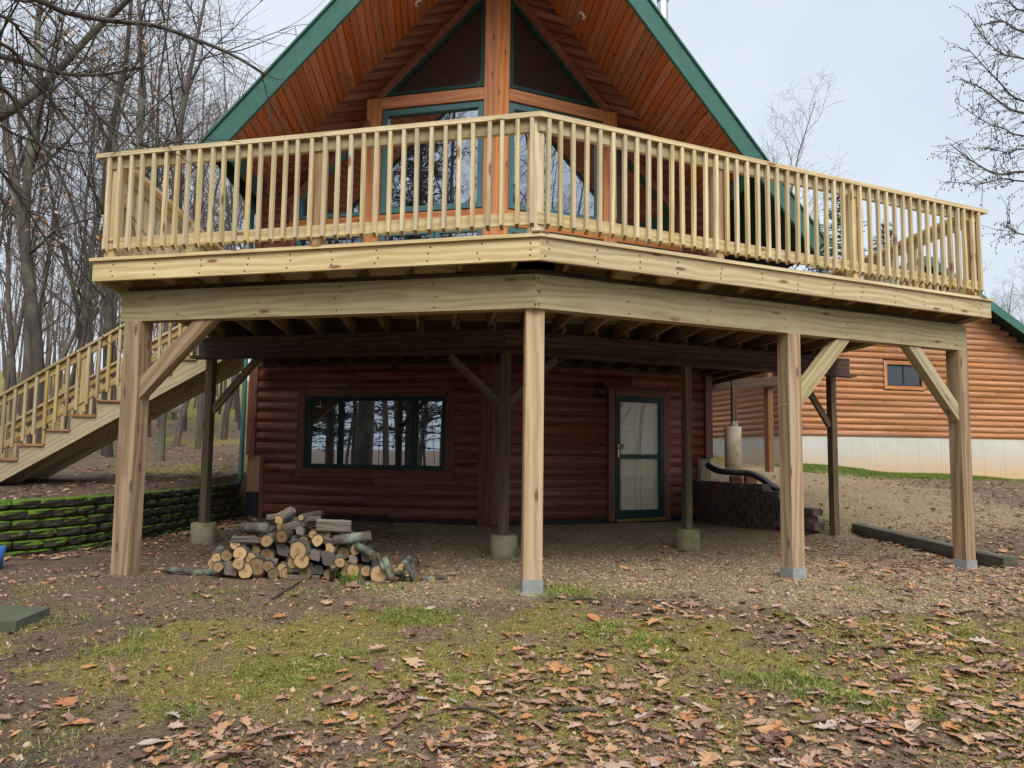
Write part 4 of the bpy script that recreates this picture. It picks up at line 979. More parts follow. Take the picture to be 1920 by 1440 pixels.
for i in range(34):
    x, y, r = ends[(i*5) % 46]; px, py = pile_pt(x+rnd.uniform(-30, 30), min(520, max(215, y+rnd.uniform(-10, 45)))); vv_ = 6.42+rnd.uniform(.14, .30); q = on_v(px, py, vv_); rr = max(.05, r/3.2*vv_/FPX*1.2); q.z = max(q.z, H(q.x, q.y)+rr*.9)
    log_obj('firewood_log', q, (rnd.uniform(-.3, .3), 1, rnd.uniform(-.04, .06)), rr, rnd.uniform(.34, .44), 'bark-sided firewood log set back in the gaps of the pile', 'firewood logs set back in the pile', seed=700+i, n=12)
# split and bark-faced pieces lying across the pile
cross = [((490, 222), (650, 225), 34, 0), ((640, 170), (740, 160), 24, 1), ((755, 235), (950, 185), 34, 1), ((940, 225), (1145, 232), 52, 1), ((770, 475), (912, 472), 46, 1), ((430, 300), (640, 308), 26, 1), ((880, 180), (960, 175), 24, 1), ((770, 525), (955, 530), 20, 1), ((1040, 300), (1265, 272), 28, 0), ((600, 265), (690, 215), 18, 0), ((690, 300), (860, 300), 30, 1), ((960, 300), (1050, 330), 30, 1), ((620, 420), (700, 440), 30, 1)]
for i, (a_, b_, r, sp_) in enumerate(cross):
    v0 = 6.36+rnd.uniform(0, .12); p0 = on_v(*pile_pt(*a_), v0); p1 = on_v(*pile_pt(*b_), v0+rnd.uniform(-.02, .10))
    log_obj('firewood_log', p0, p1-p0, r/3.2*v0/FPX*1.0, (p1-p0).length, 'weathered grey split firewood laid crosswise on the pile' if sp_ else 'bark-covered round firewood laid crosswise on the pile', 'crosswise split firewood' if sp_ else 'crosswise round firewood', split=bool(sp_), seed=300+i, n=9 if sp_ else 12)
# mossy branch pieces at the right foot and a long branch at the left foot
br = [((1345, 405), (1395, 580), 20), ((1300, 380), (1345, 480), 16), ((1480, 455), (1540, 575), 30), ((1450, 590), (1480, 500), 14), ((1560, 540), (1640, 560), 18), ((1640, 575), (1735, 535), 13), ((1180, 330), (1290, 390), 24), ((1030, 540), (1040, 455), 16), ((1390, 500), (1480, 490), 14), ((1575, 585), (1615, 570), 16)]
for i, (a_, b_, r) in enumerate(br):
    v0 = 6.22+rnd.uniform(-.03, .05); p0 = on_v(*pile_pt(*a_), v0+.08); p1 = on_v(*pile_pt(*b_), v0-.02)
    for q in (p0, p1):
        zg = H(q.x, q.y)+r/3.2*v0/FPX*.7
        if q.z < zg: q.z = zg
    log_obj('branch_piece', p0, p1-p0, r/3.2*v0/FPX, (p1-p0).length, 'short lichen-covered branch piece at the low right end of the woodpile', 'branch pieces by the woodpile', seed=400+i, n=10)
p0, p1 = on_z(*pile_pt(20, 500), .02), on_z(*pile_pt(465, 525), .02)
m_ = MB(); m_.tube([Vector((p0.lerp(p1, t).x, p0.lerp(p1, t).y+.04*math.sin(5*t), H(*p0.lerp(p1, t).xy)+.03+.01*math.sin(9*t))) for t in [i/10 for i in range(11)]], [.018+.008*math.sin(i*1.3)**2+.012*i/10 for i in range(11)], 9, 0, 1)
tag(m_.build('fallen_branch', [M['logbark'], M['cutend']]), 'long grey-green branch lying on the ground left of the woodpile', 'branch')
def stick(pxs, label, r=.008, z=.012):
    pts = []
    for (px, py) in pxs:
        q = on_z(px, py, -.1)
        for _ in range(6): q = on_z(px, py, H(q.x, q.y)+z)
        pts.append(q)
    m_ = MB(); m_.tube(cat(pts, 4), [r*(1.1-.6*i/(4*(len(pts)-1)+1)) for i in range(4*(len(pts)-1)+1)], 7); tag(m_.build('stick', M['bark_dark']), label, 'stick')
stick([(1048, 1334), (1085, 1330), (1120, 1334)], 'short thick dark stick lying among leaves on mossy grass', .012)
stick([(845, 1326), (905, 1330), (940, 1348), (968, 1364)], 'thin bent dark twig lying over orange leaves', .006)
stick([(510, 1122), (550, 1098), (575, 1080)], 'thin straight brown stick lying in front of the woodpile', .009)
stick([(1068, 1125), (1100, 1122), (1130, 1126)], 'slender pale twig on gravel beside the centre post', .007)

# ------------------------------------------------------------------ trees
def gen_tree(seed, h, r0, nb=14, first=.3, up=.75, wander=.05, l2=5, l3=4, twig_r=.006, lean=(0, 0), lmax=.32):
    r_ = random.Random(seed); tm, cm = MB(), MB(); tips = []
    def grow(p, d, L, r, lev, nseg):
        pts = [p.copy()]; rad = [r]; d = d.normalized()
        for i in range(nseg):
            wob = wander*(1 if lev == 0 else 2.6)
            d = (d+Vector((r_.gauss(0, wob), r_.gauss(0, wob), r_.gauss(0, wob)+(.04 if lev else .02)))).normalized()
            pts.append(pts[-1]+d*(L/nseg)); rad.append(max(twig_r*.7, r*(1-.85*(i+1)/nseg)))
        (tm if lev <= 1 and r > .02 else cm).tube(pts, rad, (8, 5, 3, 3)[lev], cap=False); return pts, rad
    pts, rad = grow(Vector((0, 0, -.3)), Vector((lean[0], lean[1], 1)), h, r0, 0, 12)
    def along(pts, rad, f):
        x = f*(len(pts)-1); i = min(int(x), len(pts)-2); t = x-i
        return pts[i].lerp(pts[i+1], t), rad[i]*(1-t)+rad[i+1]*t, (pts[i+1]-pts[i]).normalized()
    for b in range(nb):
        f = first+(1-first)*(b+r_.random())/nb*.97; p, r, t = along(pts, rad, f); a = r_.uniform(0, 2*math.pi)
        side = Vector((math.cos(a), math.sin(a), 0)); d = (side*(1-up*.55)+t*up*.9); L = h*lmax*(1.15-f*.8)*r_.uniform(.7, 1.2)
        q, qr = grow(p, d, L, max(twig_r, r*.5), 1, 6)
        for c in range(l2):
            g = .2+.78*(c+r_.random())/l2; p2, r2, t2 = along(q, qr, g); s2 = t2.orthogonal(); s2.rotate(Matrix.Rotation(r_.uniform(0, 6.28), 3, t2))
            q2, qr2 = grow(p2, t2*.8+s2*.7+Vector((0, 0, .15)), L*.5*(1.1-g*.6), max(twig_r, r2*.55), 2, 4); tips.append(q2[-1])
            for e in range(l3):
                g3 = .2+.78*(e+r_.random())/l3; p3, r3, t3 = along(q2, qr2, g3); s3 = t3.orthogonal(); s3.rotate(Matrix.Rotation(r_.uniform(0, 6.28), 3, t3))
                q3, _ = grow(p3, t3*.8+s3*.7, L*.26*(1.1-g3*.5), max(twig_r*.8, r3*.6), 3, 2); tips.append(q3[-1])
    return tm, cm, tips
variants = []
for i in range(9):
    tm, cm, tips = gen_tree(50+i, 14+2.2*(i % 4), .075+.022*(i % 3), nb=(15, 18, 22)[i % 3], first=(.25, .35, .18)[i % 3], up=(.8, 1.0, .9)[i % 3], twig_r=.0065, wander=.05+.012*(i % 3), l2=6)
    variants.append((tm.mesh('trunk', M['bark'] if i % 3 else M['bark_dark']), cm.mesh('crown', M['twig'])))
def put_tree(name, var, u, v, sc, rot, label, group=None, parent_label=None):
    t = thing(name, (u, v, H(u, v)), label, 'tree', group)
    Mx = Matrix.Translation((u, v, H(u, v)-.05)) @ Matrix.Rotation(rot, 4, 'Z') @ Matrix.Scale(sc, 4)
    inst('trunk', var[0], t, Mx); inst('crown', var[1], t, Mx); return t
tr = random.Random(77)
# left woods: columns in the picture at plausible distances
cols = [(20, 19), (118, 23), (150, 27), (165, 21), (232, 26), (300, 27), (330, 22), (372, 21), (395, 31), (420, 24), (437, 36), (452, 27), (470, 40), (500, 33), (530, 38), (560, 30), (130, 33), (90, 29), (45, 25), (185, 38), (215, 30), (285, 36), (340, 42), (10, 34), (70, 40), (240, 44), (-60, 20), (-140, 26), (135, 18), (178, 23), (228, 20), (282, 24), (312, 31), (347, 26), (388, 24), (410, 33), (445, 30), (30, 30), (100, 36), (62, 22), (5, 24), (520, 42), (545, 34), (480, 28), (160, 31), (250, 34), (405, 45), (365, 48), (175, 48), (115, 52), (55, 55), (318, 55)]
for i, (px, v) in enumerate(cols):
    q = on_v(px, 800, v); far = v > 30
    put_tree('bare_tree', variants[tr.randrange(9)], q.x, v, tr.uniform(.7, .95), tr.uniform(0, 6.28),
             'slender bare grey tree deep in the woods behind the stairs' if far else 'bare grey-barked tree at the near edge of the woods behind the stairs',
             'bare trees deep in the left woods' if far else 'bare trees at the near edge of the left woods')
for i, (px, v) in enumerate([(1390, 34), (1460, 31), (1865, 33), (1885, 38), (1905, 30), (1925, 36), (1850, 45), (1960, 30), (1480, 42), (1940, 44)]):
    q = on_v(px, 800, v); high = px < 1600
    put_tree('bare_tree', variants[tr.randrange(9)], q.x, v, (.92 if high else .62)*tr.uniform(.9, 1.1), tr.uniform(0, 6.28),
             'bare treetop showing above the right slope of the house roof' if high else 'bare grey tree standing behind the garage roof', 'treetops above the house roof' if high else 'bare trees behind the garage')
# near leaning trunks at the left edge
def big_tree(name, pts_px, r, label, seed, mat, nb=10, leaves=False):
    r_ = random.Random(seed); P = [on_v(px, py, v) for px, py, v in pts_px]; P[0].z = H(P[0].x, P[0].y)-.2
    t = thing(name, P[0], label, 'tree'); tm, cm = MB(), MB(); S = cat(P, 5); n = len(S)
    tm.tube(S, [r*(1.25 if i == 0 else 1)*(1-.72*i/n) for i in range(n)], 10, cap=False)
    lf = []
    for b in range(nb):
        i = int(n*(.28+.7*(b+r_.random())/nb)); i = min(i, n-2); d = (S[i+1]-S[i]).normalized(); a = r_.uniform(0, 6.28)
        p = S[i]; dr = (d*.7+Vector((math.cos(a), math.sin(a)*.6, r_.uniform(-.1, .5)))).normalized(); L = r_.uniform(1.8, 4.2); rr = r*(1-.72*i/n)*.38
        pts = [p]
        for k in range(7): dr = (dr+Vector((r_.gauss(0, .12), r_.gauss(0, .12), r_.gauss(.02, .10)))).normalized(); pts.append(pts[-1]+dr*L/7)
        cm.tube(pts, [max(.006, rr*(1-.85*k/7)) for k in range(8)], 5, cap=False)
        for c in range(9):
            k = r_.randrange(1, 7); d2 = (dr+Vector((r_.gauss(0, .7), r_.gauss(0, .7), r_.gauss(0, .5)))).normalized(); q = [pts[k]]
            for e in range(4): d2 = (d2+Vector((r_.gauss(0, .15), r_.gauss(0, .15), r_.gauss(0, .15)))).normalized(); q.append(q[-1]+d2*L*.10)
            cm.tube(q, [.008, .007, .006, .005, .004], 3, cap=False); lf += q[2:]
    tm.build('trunk', mat, t); cm.build('crown', M['bark_dark'], t)
    if leaves:
        lm = MB(); rn = []
        for q in lf:
            if r_.random() < .9:
                c = q+Vector((r_.gauss(0, .05), r_.gauss(0, .05), -.04)); a = Vector((r_.gauss(0, 1), r_.gauss(0, 1), r_.gauss(0, 1))).normalized()*.045; b = a.orthogonal().normalized()*.03; n0 = len(lm.v)
                lm.v += [c-a, c+b, c+a, c-b]; lm.face([n0, n0+1, n0+2, n0+3])
        me = lm.mesh('clinging_leaves', M['leaf_attr']); at = me.attributes.new('rnd', 'FLOAT', 'FACE'); at.data.foreach_set('value', np.array([r_.uniform(.55, .95) for _ in lm.f], dtype=np.float32))
        o = inst('clinging_leaves', me, t); o['kind'] = 'stuff'
    return t
big_tree('leaning_tree', [(48, 815, 15), (58, 600, 15), (40, 420, 15), (8, 220, 15), (-30, 0, 14.5), (-60, -150, 14)], .13, 'thick dark mossy trunk leaning left with a few orange leaves', 1, M['bark'], leaves=True)
big_tree('forked_tree', [(88, 810, 14), (68, 640, 14), (48, 480, 14), (52, 330, 14), (75, 190, 14), (70, 60, 14), (90, -80, 14)], .12, 'dark forked trunk rising close behind the stair rail', 2, M['bark_dark'], leaves=True)
big_tree('vine_tree', [(205, 800, 17), (203, 620, 17), (206, 500, 17), (200, 300, 17), (235, 120, 17), (250, -60, 17)], .115, 'dark trunk wrapped in withered brown vine leaves behind the upper stairs', 3, M['bark_dark'], nb=9, leaves=True)
big_tree('tall_tree', [(262, 790, 19), (258, 500, 19), (262, 260, 19), (266, 110, 19), (258, -40, 19)], .125, 'tall straight grey tree with steep upper limbs left of the green roof edge', 4, M['bark'], nb=16)
big_tree('slim_tree', [(305, 780, 16), (330, 320, 16), (352, 160, 16), (372, 60, 16), (392, -40, 16)], .075, 'slim tree curving right toward the green roof edge', 5, M['bark'], nb=12)
# overhanging near tree: trunk outside the frame, limbs cross the upper left
ot = thing('overhanging_tree', (-6.8, 6.5, H(-6.8, 6.5)), 'near tree whose long dark drooping limbs cross the sky at upper left', 'tree')
tm = MB(); S = cat([Vector((-6.8, 6.5, H(-6.8, 6.5)-.2)), Vector((-6.7, 6.5, 3)), Vector((-6.6, 6.6, 6)), Vector((-6.4, 6.7, 10))], 5)
tm.tube(S, [.26*(1-.5*i/len(S)) for i in range(len(S))], 10, cap=False); tm.build('trunk', M['bark_dark'], ot)
limbs = [([(-260, 330), (0, 218), (95, 145), (175, 60), (240, 0), (290, -60)], 7.5, .055), ([(-200, -60), (55, -5), (120, 22), (200, 38), (290, 48), (370, 75), (440, 105), (497, 140)], 7, .035),
         ([(-200, 60), (0, 105), (60, 122), (120, 138), (190, 140), (260, 128)], 7.4, .034), ([(-220, -60), (0, 28), (50, 75), (130, 155), (200, 230), (300, 300)], 6.6, .018), ([(-220, 40), (0, 80), (60, 150), (140, 240), (205, 330), (230, 400)], 6.8, .020),
         ([(-150, 0), (60, 5), (130, 90), (200, 160), (270, 230), (330, 290)], 6.4, .012), ([(-150, 90), (0, 160), (60, 250), (110, 320), (150, 420), (190, 520)], 7.0, .022), ([(-150, 120), (0, 235), (50, 260), (90, 275), (180, 290)], 7.2, .016), ([(100, 138), (170, 200), (230, 262), (300, 275)], 7.2, .010), ([(-100, 250), (0, 320), (80, 440), (130, 520), (160, 600)], 7.6, .018)]
cm = MB(); r_ = random.Random(5)
for pts, v, r in limbs:
    P = cat([on_v(px, py, v+.4*math.sin(px*.01)) for px, py in pts], 5); n = len(P)
    cm.tube(P, [r*(1-.7*i/n) for i in range(n)], 7, cap=False)
    for k in range(26):
        i = r_.randrange(2, n-1); d = (P[i+1 if i+1 < n else i]-P[i-1]).normalized(); d2 = (d+Vector((r_.gauss(0, .6), r_.gauss(0, .6), r_.gauss(-.05, .6)))).normalized(); q = [P[i]]; L = r_.uniform(.3, 1.1)
        for e in range(5): d2 = (d2+Vector((r_.gauss(0, .15), r_.gauss(0, .15), r_.gauss(0, .15)))).normalized(); q.append(q[-1]+d2*L/5)
        cm.tube(q, [.007, .006, .005, .004, .003, .0025], 3, cap=False)
cm.build('limbs', M['bark_dark'], ot)
# right edge tree with seedy twigs
rt = thing('seed_tree', (9.9, 10.2, H(9.9, 10.2)), 'tree with fine seed-laden twigs reaching in at the right edge of the sky', 'tree')
tm = MB(); S = cat([Vector((9.9, 10.2, H(9.9, 10.2)-.2)), Vector((9.8, 10.2, 3)), Vector((9.7, 10.1, 6)), Vector((9.6, 10.0, 11))], 5); tm.tube(S, [.2*(1-.6*i/len(S)) for i in range(len(S))], 10, cap=False); tm.build('trunk', M['bark_dark'], rt)
cm = MB(); seeds = MB(); r_ = random.Random(9)
for pts, r in [([(2050, 80), (1920, 60), (1880, 40), (1830, 50)], .02), ([(2050, 130), (1920, 110), (1870, 95), (1825, 45)], .016), ([(2060, 200), (1920, 190), (1870, 150), (1812, 88)], .018), ([(2060, 230), (1920, 212), (1880, 195), (1840, 165), (1800, 148)], .02), ([(2060, 260), (1920, 255), (1880, 240), (1850, 230), (1790, 190)], .014), ([(2060, 330), (1920, 322), (1870, 326), (1820, 300), (1780, 268)], .02), ([(2060, 345), (1920, 340), (1880, 335), (1830, 345), (1775, 340)], .014), ([(2050, 0), (1920, 20), (1890, -5)], .02), ([(2060, 450), (1920, 440), (1885, 418)], .014), ([(2050, 300), (1930, 280), (1890, 285), (1850, 278)], .012)]:
    P = cat([on_v(px, py, 8.9+.3*math.sin(py)) for px, py in pts], 5); n = len(P); cm.tube(P, [max(.004, r*(1-.8*i/n)) for i in range(n)], 6, cap=False)
    for k in range(34):
        i = r_.randrange(2, n-1); d = (P[i]-P[i-1]).normalized(); d2 = (d+Vector((r_.gauss(0, .6), r_.gauss(0, .6), r_.gauss(0, .6)))).normalized(); q = [P[i]]; L = r_.uniform(.15, .6)
        for e in range(4): d2 = (d2+Vector((r_.gauss(0, .2), r_.gauss(0, .2), r_.gauss(-.05, .2)))).normalized(); q.append(q[-1]+d2*L/4)
        cm.tube(q, [.005, .0045, .004, .003, .0025], 3, cap=False)
        for e in range(3):
            c = q[r_.randrange(2, 5)]+Vector((r_.gauss(0, .02), r_.gauss(0, .02), -.02)); n0 = len(seeds.v); a = .010
            seeds.v += [c+Vector((a, 0, 0)), c+Vector((-a, 0, 0)), c+Vector((0, a, 0)), c+Vector((0, -a, 0)), c+Vector((0, 0, a*1.4)), c+Vector((0, 0, -a*2))]
            for f_ in ((0, 2, 4), (2, 1, 4), (1, 3, 4), (3, 0, 4), (2, 0, 5), (1, 2, 5), (3, 1, 5), (0, 3, 5)): seeds.face([n0+x for x in f_])
cm.build('limbs', M['bark_dark'], rt); o = seeds.build('seed_clusters', M['bark_dark'], rt); o['kind'] = 'stuff'
# conifers
def conifer_mesh(seed, h, rbase, mat, dens=1.0):
    r_ = random.Random(seed); tm, nm = MB(), MB(); tm.tube([(0, 0, -.2), (0, 0, h*.5), (0, 0, h)], [h*.014, h*.009, .01], 8, cap=False)
    z = h*.12
    while z < h*.98:
        f = (z/h); L0 = rbase*(1-f)**.8+.15; nbr = 7
        for b in range(nbr):
            a = r_.uniform(0, 6.28); L = L0*r_.uniform(.65, 1.15); d = Vector((math.cos(a), math.sin(a), r_.uniform(-.15, .25))); p = Vector((0, 0, z+r_.uniform(-.1, .1))); q = [p]
            for k in range(4): q.append(q[-1]+d.normalized()*L/4); d.z += .05
            tm.tube(q, [.03, .024, .018, .012, .006], 4, cap=False)
            for k in range(int(16*L*dens)+4):
                t = r_.uniform(.15, 1); x = t*4; i = min(int(x), 3); c = q[i].lerp(q[i+1], x-i)+Vector((r_.gauss(0, .08), r_.gauss(0, .08), r_.gauss(0, .06)))
                dd = Vector((d.x+r_.gauss(0, .6), d.y+r_.gauss(0, .6), r_.gauss(.1, .4))).normalized()*r_.uniform(.14, .26); w_ = dd.orthogonal().normalized()*.022; w2 = dd.cross(w_).normalized()*.022; n0 = len(nm.v)
                nm.v += [c-w_, c+w_, c+dd, c-w2, c+w2]; nm.face([n0, n0+1, n0+2]); nm.face([n0+3, n0+4, n0+2])
        z += h*.028
    me = nm.mesh('needles', mat); at = me.attributes.new('rnd', 'FLOAT', 'FACE'); at.data.foreach_set('value', np.array([r_.random() for _ in nm.f], dtype=np.float32))
    return tm.mesh('trunk', M['bark_dark']), me
cA = conifer_mesh(1, 9, 1.5, M['needle_pale'], 1.1); cB = conifer_mesh(2, 15, 2.8, M['needle'], .8)
def put_conifer(cm_, u, v, sc, label, group=None):
    t = thing('conifer', (u, v, H(u, v)), label, 'tree', group); Mx = Matrix.Translation((u, v, H(u, v)-.05)) @ Matrix.Rotation(tr.uniform(0, 6.28), 4, 'Z') @ Matrix.Scale(sc, 4)
    inst('trunk', cm_[0], t, Mx); o = inst('crown', cm_[1], t, Mx)
for px, py, v, sc in ((1590, 330, 31, 1.3), (1668, 420, 34, 1.15), (1545, 410, 30, 1.1)):
    q = on_v(px, 800, v); put_conifer(cA, q.x, v, sc, 'pale green young conifer seen between the right railing balusters', 'conifers beyond the right railing')
# woods behind the camera that the windows mirror
for i, (u, v, k) in enumerate([(-5.5, -7, 'c'), (-1.8, -9, 'c'), (-9.5, -11, 'c'), (3.2, -14, 'b'), (6.5, -9, 'b'), (10, -13, 'b'), (0.8, -6.5, 'b'), (-3.6, -15, 'b'), (14, -9, 'b'), (-13, -8, 'b'), (8, -20, 'b'), (1, -20, 'b'), (-7.5, -19, 'b'), (18, -16, 'b'), (5, -25, 'b'), (-16, -18, 'c'), (-3, -22, 'c'), (12, -24, 'b'), (-9.5, 2.0, 'b'), (-12, -1.5, 'c'), (-15.5, 1, 'b'), (-14.5, -5, 'b'), (-18, -3, 'c'), (-21, -8, 'b'), (-19, 3, 'b'), (-24, -4, 'c'), (-26, -12, 'b'), (-11, -6, 'b'), (-29, -6, 'c'), (-23, -16, 'b'), (-17, -11, 'b'), (-32, -14, 'c'), (-28, 1, 'b'), (16, -1, 'b'), (20, -7, 'b'), (15, -5, 'b'), (25, -4, 'b'), (23, -14, 'b'), (30, -10, 'b'), (-9, 3.2, 'b'), (-10.8, 5.2, 'b'), (-8, .2, 'b'), (-12.2, 2.4, 'b'), (-13.5, 5.5, 'b'), (-9.6, 1.2, 'c'), (-12.8, 3.6, 'c'), (-15, -1.5, 'b'), (-7.2, 2.6, 'b'), (9.5, 4.6, 'b'), (11.5, 2, 'b'), (13.5, 0, 'b'), (8.4, 1.8, 'b'), (12, 4.5, 'b')]):
    if k == 'c': put_conifer(cB, u, v, tr.uniform(1.0, 1.3), 'tall dark conifer across the yard, mirrored in the house windows', 'conifers across the yard')
    else: put_tree('bare_tree', variants[tr.randrange(9)], u, v, tr.uniform(.95, 1.2), tr.uniform(0, 6.28), 'bare tree across the yard, mirrored in the house windows', 'bare trees across the yard')
# far woods as one mass: hundreds of thin stems
fw = MB(); r_ = random.Random(31)
for i in range(620):
    if i < 430: v = r_.uniform(34, 95); px = r_.uniform(-500, 700)
    elif i < 540: v = r_.uniform(42, 95); px = r_.uniform(1500, 2500)
    else: v = -r_.uniform(24, 70); px = None
    u = on_v(px, 800, v).x if px is not None else r_.uniform(-60, 60)
    z0 = H(u, v, False); h = r_.uniform(6, 13); r = r_.uniform(.03, .085); p = Vector((u, v, z0-.2)); d = Vector((r_.gauss(0, .05), r_.gauss(0, .05), 1)); P = [p]
    for k in range(4): d = (d+Vector((r_.gauss(0, .04), r_.gauss(0, .04), 0))).normalized(); P.append(P[-1]+d*h/4)
    fw.tube(P, [r, r*.85, r*.65, r*.45, .012], 4, cap=False)
    for b in range(9):
        f = r_.uniform(.25, .98); x = f*4; k = min(int(x), 3); c = P[k].lerp(P[k+1], x-k); a = r_.uniform(0, 6.28); dd = Vector((math.cos(a)*.5, math.sin(a)*.5, r_.uniform(.4, 1))).normalized(); L = r_.uniform(.8, 2.4)*(1.15-f*.5)
        m1 = c+dd*L*.5+Vector((0, 0, .05)); fw.tube([c, m1, c+dd*L+Vector((0, 0, .2))], [.018, .013, .008], 3, cap=False)
        for e in range(2):
            d3 = (dd+Vector((r_.gauss(0, .6), r_.gauss(0, .6), r_.gauss(0, .4)))).normalized(); fw.tube([m1, m1+d3*L*.5], [.010, .007], 3, cap=False)
tag(fw.build('distant_woods', M['twig']), 'mass of thin bare stems far off in the woods', 'woods', kind='stuff')

# ------------------------------------------------------------------ leaf litter, grass, gravel
def leaf_template(seed, kind):
    r_ = random.Random(seed)
    if kind == 0:   # lobed oak leaf, half outline (x across, y along)
        hp = [(0, 0), (.05, .12), (.16, .16), (.08, .26), (.30, .36), (.12, .46), (.36, .60), (.15, .68), (.27, .83), (.08, .86), (0, 1)]
    elif kind == 1:  # broad maple-like
        hp = [(0, 0), (.10, .08), (.34, .06), (.26, .22), (.50, .42), (.26, .46), (.30, .70), (.12, .68), (0, 1)]
    else: hp = [(0, 0), (.14, .14), (.24, .38), (.22, .62), (.12, .84), (0, 1)]
    curl = r_.uniform(-.9, 1.6); fold = r_.uniform(-.2, .9); tw = r_.uniform(-.8, .8); asym = r_.uniform(.55, 1.0); bend = r_.uniform(-.25, .25)
    V_ = []; F_ = []
    ys = [p[1] for p in hp]
    def z(x, y): return .07*curl*((y-.5)**2*4-1)*.8+fold*abs(x)*.42+tw*x*(y-.5)+r_.uniform(-.012, .012)
    for x, y in hp: V_.append((bend*(y-.5)**2, y-.5, z(0, y)))
    n = len(hp)
    for sgn in (1, -1):
        base = len(V_)
        for x, y in hp: V_.append((sgn*x*r_.uniform(.7, 1.15)*(asym if sgn > 0 else 1)+bend*(y-.5)**2, y-.5+r_.uniform(-.03, .03), z(x*sgn, y)))
        for i in range(n-1):
            a, b, c, d = i, i+1, base+i+1, base+i
            q = [a, d, c, b] if sgn > 0 else [a, b, c, d]
            if i == 0: q = [a, c, b] if sgn > 0 else [a, b, c]
            elif i == n-2: q = [a, d, b] if sgn > 0 else [a, b, d]
            F_.append(q)
    return np.array(V_, dtype=np.float64), F_
temps = [leaf_template(i, (0, 0, 2, 1, 0, 2, 0, 1, 0, 2, 0, 2, 1, 0, 0, 2)[i]) for i in range(16)]
lr = random.Random(41)
def leaf_density(u, v):
    g, ms, d = zones(u, v)
    n = fb(u, v, .9, 21); m2 = fb(u, v, .35, 22)
    dn = .42+1.05*n+.5*m2
    dn *= 1-.80*g
    if v < 6.5: dn *= (1-.62*d)*(1.15-.62*sm(3.9, 5.0, v))
    dn *= .45+.75*sm(-1.0, 3.5, u) if 4 < v < 9 else 1
    if u > 3.6 and v < 10: dn = max(dn, .45+.4*n+.4*sm(3.8, 5.2, u))
    if v < 3.9 and u > -1.2: dn += .25
    return max(0.02, min(1, dn))
leaves = []
def try_leaf(u, v, big):
    if H_skip(u, v): return
    leaves.append((u, v, big))
def H_skip(u, v):
    if HV+TA*abs(u-HU)-.1 < v and -3.3 < u < 4.9: return True
    return False
cnt = 0
while cnt < 8000:
    v = 2.4+9.4*(lr.random()**1.5); u = lr.uniform(-.72*v-.6, .92*v+.6)
    if v > 7.6 and u < -3.3: continue
    if lr.random() < leaf_density(u, v) and not H_skip(u, v):
        leaves.append((u, v, lr.random())); cnt += 1
cnt = 0
while cnt < 1900:      # right bank and garage side
    v = lr.uniform(8, 19.3); u = lr.uniform(5.4, .85*v+1.5)
    if v > 19.2: continue
    g, ms, d = zones(u, v)
    if lr.random() < (.10+.8*sm(6.6, 9.2, u-.1*(v-10)))*(1-.92*ms): leaves.append((u, v, lr.random())); cnt += 1
cnt = 0
while cnt < 5000:      # left bank and woods floor
    v = 7.7+34*lr.random()**1.6; u = lr.uniform(-.75*v-2, -.18*v-1.2)
    if v < 13.2 and u > lerp_pts(WL, v)-.25: continue
    if v < 8.3 and u > -4.6: continue
    if lr.random() < .3+.6*sm(-.3, .3, fb(u, v, .5, 3)): leaves.append((u, v, lr.random())); cnt += 1
for k in range(420):   # drifts against the walls and pier
    a = lr.random(); p, t = path_at([Vector((x, y, 0)) for x, y in lw[4:]], a*5); leaves.append((p.x+lr.uniform(.05, .55)**1.2, p.y+lr.uniform(-.2, .2), lr.random()))
items = []
for (u, v, k) in leaves:
    far = v > 11
    size = (.034+.08*k**1.5)*(1.3 if far else 1.0)
    if k > .94: size = lr.uniform(.115, .165)
    ti = lr.randrange(16); ang = lr.uniform(0, 6.28)
    tilt = (lr.gauss(0, .13), lr.gauss(0, .13)); z = H(u, v)+.006+size*.05+abs(lr.gauss(0, .005))
    w_ = lr.uniform(.8, 1.15); rv = lr.random()
    wet = .25 if (v > 5 and u > 3.5 and lr.random() < .5) else 0
    items.append((size/max(2, math.hypot(u, v)), u, v, z, size, ti, ang, tilt, w_, max(0, rv-wet)))
items.sort(key=lambda x: -x[0])
leaf_meshes = []
for V_, F_ in temps:
    me = bpy.data.meshes.new('leaf'); me.from_pydata(V_.tolist(), [], F_); me.materials.append(M['leaf']); leaf_meshes.append(me)
def leaf_matrix(it):
    _, u, v, z, size, ti, ang, tilt, w_, rv = it
    return Matrix.Translation((u, v, z)) @ Matrix.Rotation(tilt[0], 4, 'X') @ Matrix.Rotation(tilt[1], 4, 'Y') @ Matrix.Rotation(ang, 4, 'Z') @ Matrix.Diagonal((size*w_, size, size, 1))
def in_frame(u, v, z):
    d = Vector((u, v, z-EYE)); y = d.dot(fwd); x = d.dot(cright)/y; w_ = d.dot(cup)/y
    return abs(x) < 960/FPX*1.02 and abs(w_) < 720/FPX*1.02
near = [it for it in items if in_frame(it[1], it[2], it[3])][:300]; nid = set(id(x) for x in near)
for it in near: inst('leaf', leaf_meshes[it[5]], ground, leaf_matrix(it))
allv = []; allf = []; allr = []; off = 0
for it in items:
    if id(it) in nid: continue
    V_, F_ = temps[it[5]]; Mx = np.array(leaf_matrix(it)); P = V_ @ Mx[:3, :3].T+Mx[:3, 3]
    allv.append(P); allf += [[off+i for i in f_] for f_ in F_]; allr += [it[9]]*len(F_); off += len(V_)
cnt = 0
